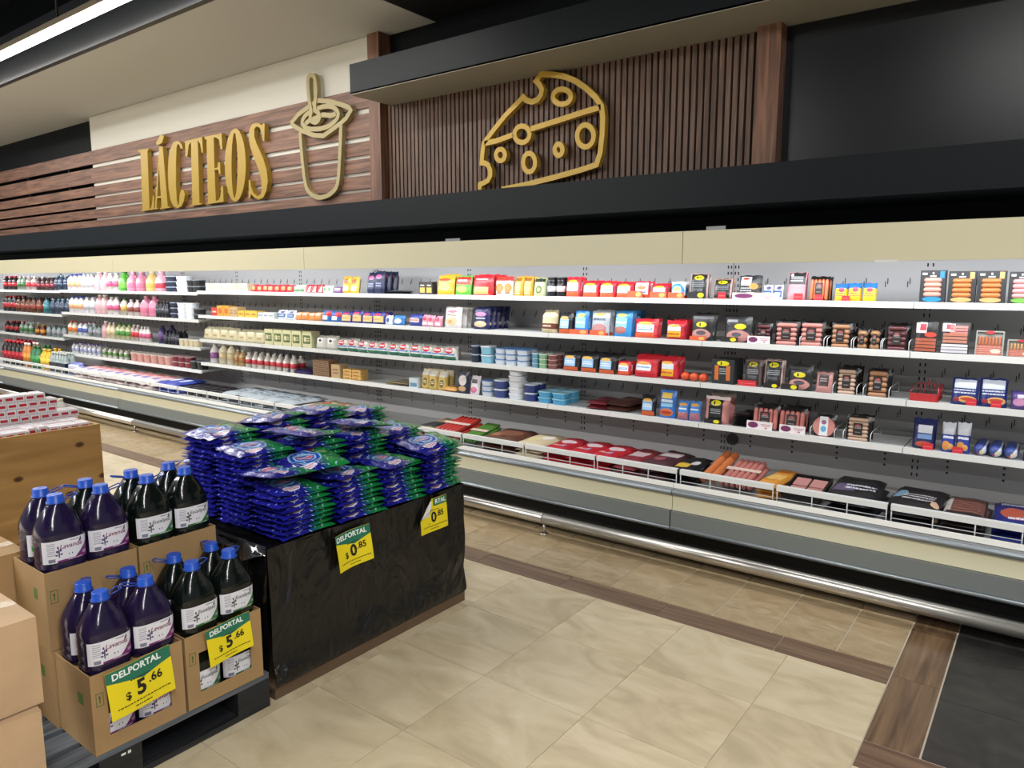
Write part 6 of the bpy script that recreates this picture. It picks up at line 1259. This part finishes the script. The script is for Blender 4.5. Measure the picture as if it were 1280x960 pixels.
 'blue_sachet': ('flat', 'blue milk sachet', 'milk_sachet', 'sachet', '3a4a9c', [('e', .5, .5, .3, .2, 'c2c6d8')]),
 'black_pink_tub': ('tub', 'black dessert tub with pink print', 'dessert_tub', 'tub', ('32242c', '1c181c')),
 'silver_bag': ('flat', 'silver grey milk bag', 'milk_bag', 'bag', '9aa2a8', [('t', .5, .5, .36, .3, 4, '4a5a68'), ('r', .5, .85, .3, .06, '5a6a7c')]),
 'cream_red_pack': ('flat', 'flat cream and red pack', 'cheese_pack', 'pack', 'c0b49a', [('e', .5, .5, .34, .24, 'b05a48')]),
 'tan_black_pack': ('flat', 'flat tan and black pack', 'jerky_pack', 'pack', '8a7250', [('r', .5, .3, .4, .2, '26282e')]),
 'red_stick_bundle': ('sticks', 'bundle of red meat sticks', 'stick_bundle', 'bundle', ('a8322c',)),
 'green_stick_bundle': ('sticks', 'bundle of green wrapped sticks', 'stick_bundle', 'bundle', ('4f7a34',)),
 'brown_flat_pack': ('flat', 'flat brown smoked pack', 'smoked_pack', 'pack', '5a3a2c', [('e', .5, .5, .36, .2, '7a4e3c'), ('r', .3, .3, .12, .1, '9a6a50')]),
 'shredded_cheese_bag': ('flat', 'clear bag of pale shredded cheese', 'cheese_bag', 'bag', 'c2b494', [('e', .4, .4, .2, .2, 'd2c294'), ('e', .7, .6, .2, .16, 'd8d4c8')]),
 'red_flat_bag': ('flat', 'flat red sausage bag', 'sausage_bag', 'bag', 'ab2430', [('e', .5, .6, .34, .12, 'c8b4b8'), ('e', .6, .3, .12, .1, '2f6ab0'), ('t', .4, .3, .3, .1, 1, 'd89a8c')]),
 'dark_red_pack': ('flat', 'small flat dark red pack', 'meat_pack', 'pack', '7a2c34', [('r', .5, .5, .34, .16, 'b8a0a2')]),
 'dark_meat_pack': ('flat', 'flat dark meat pack with white label', 'meat_pack', 'pack', '43262c', [('r', .5, .6, .36, .14, 'b4a8a8'), ('e', .4, .3, .2, .1, '8a4a50')]),
 'black_white_pack': ('flat', 'flat black pack with white and yellow label', 'meat_pack', 'pack', '1d1c1f', [('r', .35, .3, .28, .12, 'c9a63c'), ('e', .7, .5, .16, .14, 'c0bcbc')]),
 'orange_chub': ('chubs', 'long orange sausage lying across the deck', 'long_sausage', 'sausage', ('b86a3c',)),
 'flat_pink_franks': ('sticks', 'flat pack of thick pink frankfurters', 'frankfurter_pack', 'pack', ('b07068',)),
 'orange_cheese_pack': ('flat', 'flat orange cheese pack', 'cheese_pack', 'pack', 'c08434', [('r', .5, .4, .36, .14, 'd2a85a'), ('t', .5, .7, .3, .1, 1, 'a8501c')]),
 'black_meat_tray': ('tray2', 'black tray with pink meat squares', 'meat_tray', 'tray', ('b07c78',)),
 'wide_black_pack': ('flat', 'wide flat black smoked pack', 'smoked_pack', 'pack', '1b1a1d', [('r', .28, .3, .22, .16, '5a5068'), ('t', .6, .34, .30, .14, 2, 'c8c8d0'), ('t', .5, .82, .2, .05, 1, '4a4a4e')]),
 'long_black_pack': ('flat', 'long flat black pack with pale print', 'smoked_pack', 'pack', '201d20', [('e', .16, .5, .14, .2, '6a8a9c'), ('t', .55, .4, .30, .16, 3, 'b4b0b4'), ('e', .9, .2, .08, .1, 'c8a888')]),
 'dark_sausage_bag': ('flat', 'flat bag of small dark sausages', 'sausage_bag', 'bag', '2a2022', [('h', .55, .5, .40, .34, 6, '7a4e44'), ('r', .1, .5, .08, .3, 'a8a4a0')]),
 'navy_sausage_bag': ('flat', 'flat navy bag of cocktail sausages', 'sausage_bag', 'bag', '1c2468', [('e', .5, .4, .36, .26, 'a8503c'), ('t', .5, .8, .34, .1, 1, 'c8cce0'), ('t', .6, .2, .28, .08, 1, 'd0d4e4')]),
}
lab_black = printed('sausage_label', '211c1e', [('t', .5, .62, .36, .10, 2, 'a89a94'), ('e', .5, .80, .3, .08, '9a4a4c'), ('t', .5, .24, .3, .06, 1, '8a8480')], .4)
blk_film = mat('black_pack_film', '131214', .28, bump=.25, bscale=30)
ROWS_ = {1: 'top shelf', 2: 'second shelf', 3: 'third shelf', 4: 'lowest shelf', 5: 'bottom deck'}
ROWN = {1: 'on the top shelf', 2: 'on the second shelf', 3: 'on the third shelf', 4: 'on the lowest shelf', 5: 'in the bottom deck'}
def zone(X):
    for lim, s in ((-11.2, 'at the far left'), (-7.7, 'below the gold letters'), (-5.3, 'below the cup emblem'), (-3.9, 'left of the cheese emblem'), (-2.9, 'below the cheese emblem'), (-1.8, 'right below the cheese emblem'), (-.63, 'under the right wooden post'), (9, 'at the far right')):
        if X < lim: return s
USED = {}
pm = {}
def parts_for(key, w_, h_, dp):
    """list of (part name, mesh, location); a single entry means one plain mesh"""
    sh, desc, nm, cat, col = D[key][:5]; layers = D[key][5] if len(D[key]) > 5 else []; t_ = D[key][6] if len(D[key]) > 6 else .05
    if sh in ('pouch', 'box', 'pillowblock', 'flat', 'chub'): pmat = printed('print_' + key, col, layers, .34 if sh != 'box' else .45, bump=.18 if sh in ('pouch', 'flat') else 0)
    if sh == 'pouch': return [(nm, pouch_mesh(w_, h_, min(t_, w_ * .8), [pmat], seed=hash(key) % 97 if False else len(key)), (0, 0, 0))], min(t_, w_ * .8)
    if sh == 'box': return [(nm, carton_box(w_, h_, t_, [pmat]), (0, 0, 0))], t_
    if sh == 'pillowblock':
        m_ = MB()
        f_ = lambda u, v: ((u - .5) * w_ * (1 - .06 * abs(2 * v - 1) ** 3), -.006 * math.sin(u * PI) * math.sin(v * PI) + .006, v * h_)
        m_.grid(f_, 5, 5); m_.grid(lambda u, v: (lambda p: (p[0], t_, p[2]))(f_(u, v)), 5, 5, flip=True, uvf=lambda u, v: (.02, .02))
        m_.grid(lambda u, v: (lambda p: (p[0], p[1] + (t_ - p[1]) * v, h_ - .004 * math.sin(u * PI) * 0))(f_(u, 1)), 5, 2, uvf=lambda u, v: (.02, .98)); m_.grid(lambda u, v: (lambda p: (p[0], p[1] + (t_ - p[1]) * (1 - v), 0))(f_(u, 0)), 5, 2, uvf=lambda u, v: (.02, .02))
        m_.grid(lambda u, v: (lambda p: (p[0], p[1] + (t_ - p[1]) * u, p[2]))(f_(1, v)), 2, 5, uvf=lambda u, v: (.02, .5)); m_.grid(lambda u, v: (lambda p: (p[0], p[1] + (t_ - p[1]) * (1 - u), p[2]))(f_(0, v)), 2, 5, uvf=lambda u, v: (.02, .5))
        return [(nm, m_.mesh(nm, [pmat]), (0, 0, 0))], t_
    if sh == 'bottle':
        r = min(w_ * .47, h_ * .26); return [(nm, bottle_mesh(r, h_, [G(c, .3) for c in col], .36 if 'jar' not in key else .85), (0, r, 0))], 2 * r
    if sh == 'jug':
        r = min(w_ * .47, h_ * .32); return [(nm, jugb_mesh(r, h_, [G(c, .35) for c in col]), (0, r, 0))], 2 * r
    if sh in ('tub', 'cup'):
        d_ = min(w_ * .98, .14); return [(nm, tub_mesh(w_, d_, h_, [G(c, .4) for c in col], sh == 'cup'), (0, 0, 0))], d_
    if sh == 'ball':
        r = w_ / 2; m_ = MB(); m_.lathe([(r * math.cos(a), r * .92 + r * .92 * math.sin(a)) for a in [-PI / 2 + .15 + i * (PI - .3) / 8 for i in range(9)]], 14, 0); return [(nm, m_.mesh(nm, [G(col[0], .3)]), (0, r, 0))], w_
    if sh == 'chub':
        return [(nm, chub_mesh(min(w_, h_) / 2, .22, [pmat]), (0, 0, 0))], .22
    if sh == 'flat':
        return [(nm, pillow_mesh(w_, dp, h_, [pmat], len(key)), (0, 0, 0))], dp
    if sh == 'sausH':
        sc, lb, n, ori = col; P_ = [('film', pouch_mesh(w_ * 1.06, h_ * 1.08, .035, [blk_film]), (0, .02, 0))]
        sm = G(sc, .3)
        if ori == 'h':
            r = h_ / n / 2 * .98
            me = MB().capsule((-w_ * .44, 0, 0), (w_ * .44, 0, 0), r, 8).mesh('sausage', [sm])
            for i in range(n): P_.append(('sausage', me, (0, .020 - r * .1, r + i * h_ / n)))
        else:
            r = w_ / n / 2 * .95; me = MB().capsule((0, 0, .0), (0, 0, h_ * .9), r, 8).mesh('sausage', [sm])
            for i in range(n): P_.append(('sausage', me, (-w_ / 2 + w_ / n * (i + .5), .020 - r * .1, .006)))
        P_.append(('label', MB().box(-w_ * .20, w_ * .20, -.002, .0, 0, h_ * .52, 0, True).mesh('label', [lab_black]), (0, .020 - r * 1.12, h_ * .26)))
        return P_, .06
    if sh == 'scarton':
        sc, bc = col; ct = .05; ck = mat('carton_charcoal', '2b2b2d', .5)
        P_ = [('body', MB().box(-w_ / 2, w_ / 2, 0, ct, 0, h_).mesh('body', [ck]), (0, 0, 0))]
        r = h_ * .080; me = MB().capsule((-w_ * .36, 0, 0), (w_ * .36, 0, 0), r, 10).mesh('sausage', [G(sc, .32)])
        for i in range(4): P_.append(('sausage', me, (0, .004, h_ * .255 + i * h_ * .148)))
        P_.append(('badge', MB().box(w_ * .27, w_ * .44, -.001, 0, h_ * .76, h_ * .97).mesh('badge', [G(bc)]), (0, 0, 0)))
        el = [(w_ * .38 * math.cos(a), h_ * .11 + h_ * .075 * math.sin(a)) for a in [i * math.tau / 18 for i in range(18)]]
        P_.append(('base_label', bm_mesh(prism(el, [], -.0045, 0), 'base_label', [G(bc)]), (0, 0, 0)))
        P_.append(('brand_print', MB().box(-w_ * .12, w_ * .12, -.001, 0, h_ * .80, h_ * .84).box(-w_ * .03, w_ * .03, -.001, 0, h_ * .88, h_ * .94).box(-w_ * .42, -w_ * .24, -.001, 0, h_ * .86, h_ * .92).mesh('brand_print', [mat('white_ink', 'e4ece8', .5)]), (0, 0, 0)))
        return P_, ct
    if sh in ('tray', 'tray2'):
        fr = mat('grey_tray_frame', '8f918c', .4) if sh == 'tray' else mat('black_tray_frame', '19181a', .4); P_ = []
        if sh == 'tray':
            P_.append(('tray', MB().box(-w_ / 2, w_ / 2, .012, .03, 0, h_).box(-w_ / 2, -w_ / 2 + .006, 0, .012, 0, h_).box(w_ / 2 - .006, w_ / 2, 0, .012, 0, h_).box(-w_ / 2 + .006, w_ / 2 - .006, 0, .012, h_ - .008, h_).mesh('tray', [fr]), (0, 0, 0)))
            r = w_ * .045; me = MB().capsule((0, 0, 0), (0, 0, h_ * .36), r, 8).mesh('sausage', [G(col[0], .3)])
            for i in range(7): P_.append(('sausage', me, (-w_ * .36 + i * w_ * .12, .008, h_ * .42)))
            P_.append(('bacon_slices', MB().grid(lambda u, v: ((u - .5) * w_ * .9, .004 + .003 * math.sin(u * 19), .004 + v * h_ * .40), 16, 3).mesh('bacon_slices', [printed('bacon_print', 'c39a86', [('h', .5, .5, .5, .5, 5, 'a4584c'), ('e', .75, .4, .2, .2, 'd2c2a8')], .4)]), (0, 0, 0)))
            P_.append(('badge', bm_mesh(prism([(w_ * .16 * math.cos(a), h_ * .93 + h_ * .07 * math.sin(a)) for a in [i * math.tau / 14 for i in range(14)]], [], -.002, 0), 'badge', [G('b0303a')]), (0, 0, 0)))
            return P_, .03
        P_.append(('tray', MB().box(-w_ / 2, w_ / 2, 0, .30, 0, .012).box(-w_ / 2, -w_ / 2 + .01, 0, .30, .012, .032).box(w_ / 2 - .01, w_ / 2, 0, .30, .012, .032).box(-w_ / 2 + .01, w_ / 2 - .01, 0, .01, .012, .032).box(-w_ / 2 + .01, w_ / 2 - .01, .29, .30, .012, .032).mesh('tray', [fr]), (0, 0, 0)))
        me = MB().box(-w_ * .19, w_ * .19, 0, .11, 0, .012).mesh('meat_square', [G(col[0], .35)])
        for x in (-.22, .22):
            for y in (.03, .16): P_.append(('meat_square', me, (w_ * x, y, .012)))
        return P_, .30
    if sh == 'sticks':
        n = 6; r = w_ / n / 2; me = MB().capsule((0, 0, 0), (0, .34, 0), r * .98, 8).mesh('stick', [G(col[0], .35)]); P_ = []
        for i in range(n): P_.append(('stick', me, (-w_ / 2 + w_ / n * (i + .5), 0, r)))
        for i in range(n - 1): P_.append(('stick', me, (-w_ / 2 + w_ / n * (i + 1), .01, r * 2.7)))
        P_.append(('band', MB().box(-w_ / 2, w_ / 2, .14, .18, r * 3.69, r * 3.69 + .002).mesh('band', [G('c8b0a4')]), (0, 0, 0)))
        return P_, .34
    if sh == 'chubs':
        me = MB().capsule((0, 0, 0), (.02, .40, 0), w_ * .24, 10).mesh('sausage', [G(col[0], .32)])
        return [('sausage', me, (-w_ * .25, 0, w_ * .24)), ('sausage', me, (w_ * .25, 0, w_ * .24))], .4
    if sh == 'roundpack':
        m_ = MB(); n = 18; rr_ = h_ / 2
        P_ = [('film', pouch_mesh(w_ * 1.1, h_ * 1.1, .03, [blk_film]), (0, .03, 0))]
        P_.append(('ham', bm_mesh(prism([(rr_ * .96 * math.cos(a), rr_ + rr_ * .96 * math.sin(a)) for a in [i * math.tau / n for i in range(n)]], [], 0, .03), 'ham', [G(col[0], .35)]), (0, 0, 0)))
        P_.append(('label', MB().box(-w_ * .22, w_ * .22, -.0015, 0, h_ * .08, h_ * .98, 0, True).mesh('label', [printed('round_label', col[1], [('e', .5, .7, .3, .12, '8a5a7c'), ('e', .5, .35, .34, .16, '5f9ac0')], .4)]), (0, 0, 0)))
        return P_, .06
    if sh == 'waterpack':
        r = w_ / 6; me = bottle_mesh(r * .96, h_ * 1.45, [G(col[1], .2), G(col[1], .2), G('b8beb8')]); P_ = [('film', MB().box(-w_ / 2, w_ / 2, 0, 4 * r, 0, h_ * .72).mesh('film', [G(col[0], .25)]), (0, 0, 0))]
        for i in range(3):
            for j in range(2): P_.append(('bottle', me, (-w_ / 2 + r * (2 * i + 1), r * (2 * j + 1), .004)))
        return P_, 4 * r
def place(key, w_, h_, x, y, z, label, group, lean=0, rz=0, dp=.36):
    k = (key, round(w_, 3), round(h_, 3), dp)
    if k not in pm: pm[k] = parts_for(key, w_, h_, dp)
    P_, th = pm[k]; nm, cat = D[key][2], D[key][3]
    if len(P_) == 1:
        off = P_[0][2]; o = obj(nm, P_[0][1], None, (x + off[0], y + off[1], z), (R(-lean), 0, R(rz)))
    else:
        o = obj(nm, None, None, (x, y, z), (R(-lean), 0, R(rz)))
        for pn, me, loc in P_: obj(pn, me, o, loc)
    tag(o, label, cat, group); return o, th
from collections import Counter
CNT = Counter((p[0], p[1]) for p in PRODUCTS); rr = random.Random(5)
for (key, row, X0, X1, z, H, n, dp, nz) in PRODUCTS:
    desc = D[key][1]; sh = D[key][0]; wp = (X1 - X0) / n; w_ = wp * .955
    where = ROWN[row] + ((' ' + zone((X0 + X1) / 2)) if (CNT[(key, row)] > 1 or sum(1 for q in CNT if q[0] == key) == 1) and len(desc.split()) < 7 else '')
    grp = '%s group %s' % (desc, where); lean = 7 if sh in ('pouch', 'sausH', 'tray', 'roundpack') else 0
    hh = H / nz * (.985 if nz > 1 else 1)
    for i in range(n):
        x = X0 + wp * (i + .5); nth = '' if n == 1 else ', %s from left' % ORD[i]
        yb = 4.446 + (rr.uniform(0, .012) if sh != 'scarton' else 0)
        for d_ in range(dp):
            for q in range(nz):
                st = '' if nz == 1 else (['lowest', 'top'][q] if nz == 2 else (['lowest', 'middle', 'top'][q] if nz == 3 else ['lowest', 'second', 'third', 'fourth', 'top'][q])) + ' '
                sw = ROWS_[row] + ((' ' + zone((X0 + X1) / 2)) if CNT[(key, row)] > 1 else '')
                if d_ == 0: lb = '%s%s%s, %s' % (st, desc, nth, where)
                elif d_ == 1: lb = '%s%s in second line%s, %s' % (st, desc, nth, sw)
                else: lb = '%s%s, %s in line%s, %s' % (st, desc, ORD[d_], nth, sw)
                if len(lb.replace(',', ' ').split()) > 16: lb = lb.replace(' ' + zone((X0 + X1) / 2), '')
                if len(lb.replace(',', ' ').split()) > 16: lb = lb.replace(', on the ', ', ').replace(' from left', '')
                if len(lb.replace(',', ' ').split()) > 16: lb = lb.replace(' in second line', ' behind').replace(' in line', '')
                if len(lb.replace(',', ' ').split()) > 16: print('LONG', lb)
                o, th = place(key, w_, hh, x, yb, z + .001 + q * (H / nz), lb, grp, lean + (rr.uniform(-2, 4) if lean else 0), rr.uniform(-5, 5) if sh in ('pouch', 'bottle') else (rr.uniform(-2, 2) if sh in ('box', 'pillowblock', 'tub') else 0))
            if lean and nz == 1: o.scale.z = rr.uniform(.96, 1.03)
            yb += th + (.012 if lean else .006)
            if yb > 4.84: break
for (key, X0, X1, H, n) in DECK:
    desc = D[key][1]; sh = D[key][0]; wp = (X1 - X0) / n; w_ = wp * .96
    stand = sh in ('bottle', 'waterpack', 'tub', 'pouch'); where = ROWN[5]
    for i in range(n):
        x = X0 + wp * (i + .5); nth = '' if n == 1 else ', %s from left' % ORD[i]
        if stand:
            for d_ in range(2 if sh in ('bottle', 'tub') else 1):
                place(key, w_, H * (1.0 if sh != 'tub' else 1), x, 4.26 + d_ * (w_ if sh != 'tub' else .13), .431, '%s%s, %s' % (desc, nth, where) if d_ == 0 else '%s%s in second line, %s' % (desc, nth, ROWS_[5]), desc + ' ' + where, 4 if sh == 'pouch' else 0)
        else:
            lay = {'silver_bag': 4, 'colour_sachet': 3, 'brown_flat_pack': 2, 'tan_black_pack': 2}.get(key, 3)
            tot = .055 + H * .95; tt = tot / lay
            if sh in ('sticks', 'chubs', 'tray2'):      # tilted on the packs' riser
                place(key, w_, H, x, 4.19, .462, '%s%s, %s' % (desc, nth, where), desc + ' ' + where, -9 if sh != 'chubs' else -14)
                continue
            for q in range(lay):
                nm_ = ['lowest ', 'middle ', 'third ', 'top '][q] if q < lay - 1 else 'top '
                place(key, w_ * (1.0 if q < 1 else .98), tt * 1.05, x + rr.uniform(-.008, .008), 4.165 + rr.uniform(0, .03), .431 + q * tt, '%s%s%s, %s' % (nm_, desc, nth, where), desc + ' ' + where, 0, rr.uniform(-1, 1) * {'colour_sachet': 16, 'silver_bag': 14}.get(key, 5), .42)
# packs lying flat on the shelves
for (key, row, xc, w_, d_, t_, lay, yb) in FLATS:
    for q in range(lay):
        lb = D[key][1] + ((', %s from below' % ORD[q]) if lay > 1 else '') + ', ' + ROWN[row]
        place(key, w_, t_, xc + rr.uniform(-.004, .004), yb, surf(row, xc) + .001 + q * t_, lb, D[key][1] + ' pile', 0, rr.uniform(-6, 6), d_)
# ---- shelf tags, wire racks
TM = {'redtag': (mat('red_tag', 'c02a34', .4), 'small red price tag'), 'orangetag': (mat('orange_tag', 'd0552f', .4), 'small orange price tag'), 'blacktag': (mat('black_tag', '1b1c1e', .4), 'small black tag with yellow dot'), 'ovalsign': (mat('white_tag', 'dcd4d6', .4), 'white shelf sign with purple oval')}
cnt = Counter()
for (k, row, X0, X1, z, h_) in TAGS:
    m, desc = TM[k]; cnt[(k, row)] += 1; tot = sum(1 for t in TAGS if t[0] == k and t[1] == row)
    lb = '%s%s standing %s' % (desc, '' if tot == 1 else ', %s from left,' % ORD[cnt[(k, row)] - 1], ROWN[row])
    xc = (X0 + X1) / 2; hw = (X1 - X0) / 2; t = thing('shelf_tag', lb, 'price tag', (xc, 4.4375, z + .005), (R(-4), 0, 0), 'tags on the shelf edges')
    part('card', MB().box(-hw, hw, 0, .0015, 0, h_), m, t)
    dotc = {'blacktag': 'd2c81e', 'ovalsign': '6a2c58', 'redtag': 'd8686c', 'orangetag': 'dfa05a'}[k]
    dots = [(hw * .45, hw * .36)] if k in ('blacktag', 'orangetag') else ([(-hw * .5, hw * .40)] if k == 'ovalsign' else [])
    for dx, r_ in dots: part('spot', MB_ell(dx, h_ * .5, r_, h_ * .38), G(dotc), t)
    if k == 'ovalsign': part('print_line', MB().box(hw * .1, hw * .9, -.0006, 0, h_ * .60, h_ * .68).box(hw * .2, hw * .8, -.0006, 0, h_ * .42, h_ * .50).box(hw * .42, hw * .62, -.0006, 0, h_ * .12, h_ * .3), G('b07a84'), t)
    if k == 'redtag': part('print_line', MB().box(-hw * .8, hw * .8, -.0006, 0, h_ * .42, h_ * .52), G(dotc), t)
wire = mat('white_wire', 'd0d2d2', .3)
cnt = Counter()
for (row, X0, X1, z) in RACKS:
    cnt[row] += 1; hw = (X1 - X0) / 2; tot = sum(1 for t in RACKS if t[0] == row)
    t = thing('wire_holder', 'white wire pack holder, %s from left, %s' % (ORD[cnt[row] - 1], ROWN[row]), 'wire holder', ((X0 + X1) / 2, 4.4405, z), group='wire holders on the shelves')
    for s in (-1, 1): part('side_loop', MB().tube([(s * hw, 0, .002), (s * hw, 0, .050), (s * hw, .05, .062), (s * hw, .30, .062), (s * hw, .30, .004)], .0022, 6), wire, t)
    part('front_bar', MB().tube([(-hw, 0, .004), (hw, 0, .004)], .0022, 6), wire, t); part('rear_bar', MB().tube([(-hw, .30, .004), (hw, .30, .004)], .0022, 6), wire, t)
redw = mat('red_wire', 'a82a30', .35)
t = thing('wire_basket', 'empty red wire pack holder on the third shelf', 'wire holder', (-.560, 4.446, 1.050))
part('front_plate', MB().box(-.065, .065, 0, .003, .002, .045), redw, t)
for i in range(8): part('rib', MB().tube([(.065, .02 + i * .025, .004), (.065, .02 + i * .025, .075)], .002, 5), redw, t)
for i in range(8): part('rib', MB().tube([(-.06 + i * .017, .22, .004), (-.06 + i * .017, .22, .07 + .03 * math.sin(i / 7 * PI))], .002, 5), redw, t)
part('rim', MB().tube([(-.065, .003, .05), (-.065, .22, .072), (.065, .22, .072), (.065, .003, .05)], .0022, 5), redw, t)
part('floor_wire', MB().tube([(-.065, .003, .003), (-.065, .22, .003), (.065, .22, .003), (.065, .003, .003)], .0022, 5), redw, t)
# drain ports in the back panels
case0 = bpy.data.objects['refrigerated_case']
for o in bpy.data.objects:
    if o.name.startswith('refrigerated_case') and abs(o.location.x + .0485) < .01:
        part('drain_port', MB_ell(-1.72, .60, .042, .042, 4.924, 4.930), mat('drain_rubber', '4a4b4a', .5), o)
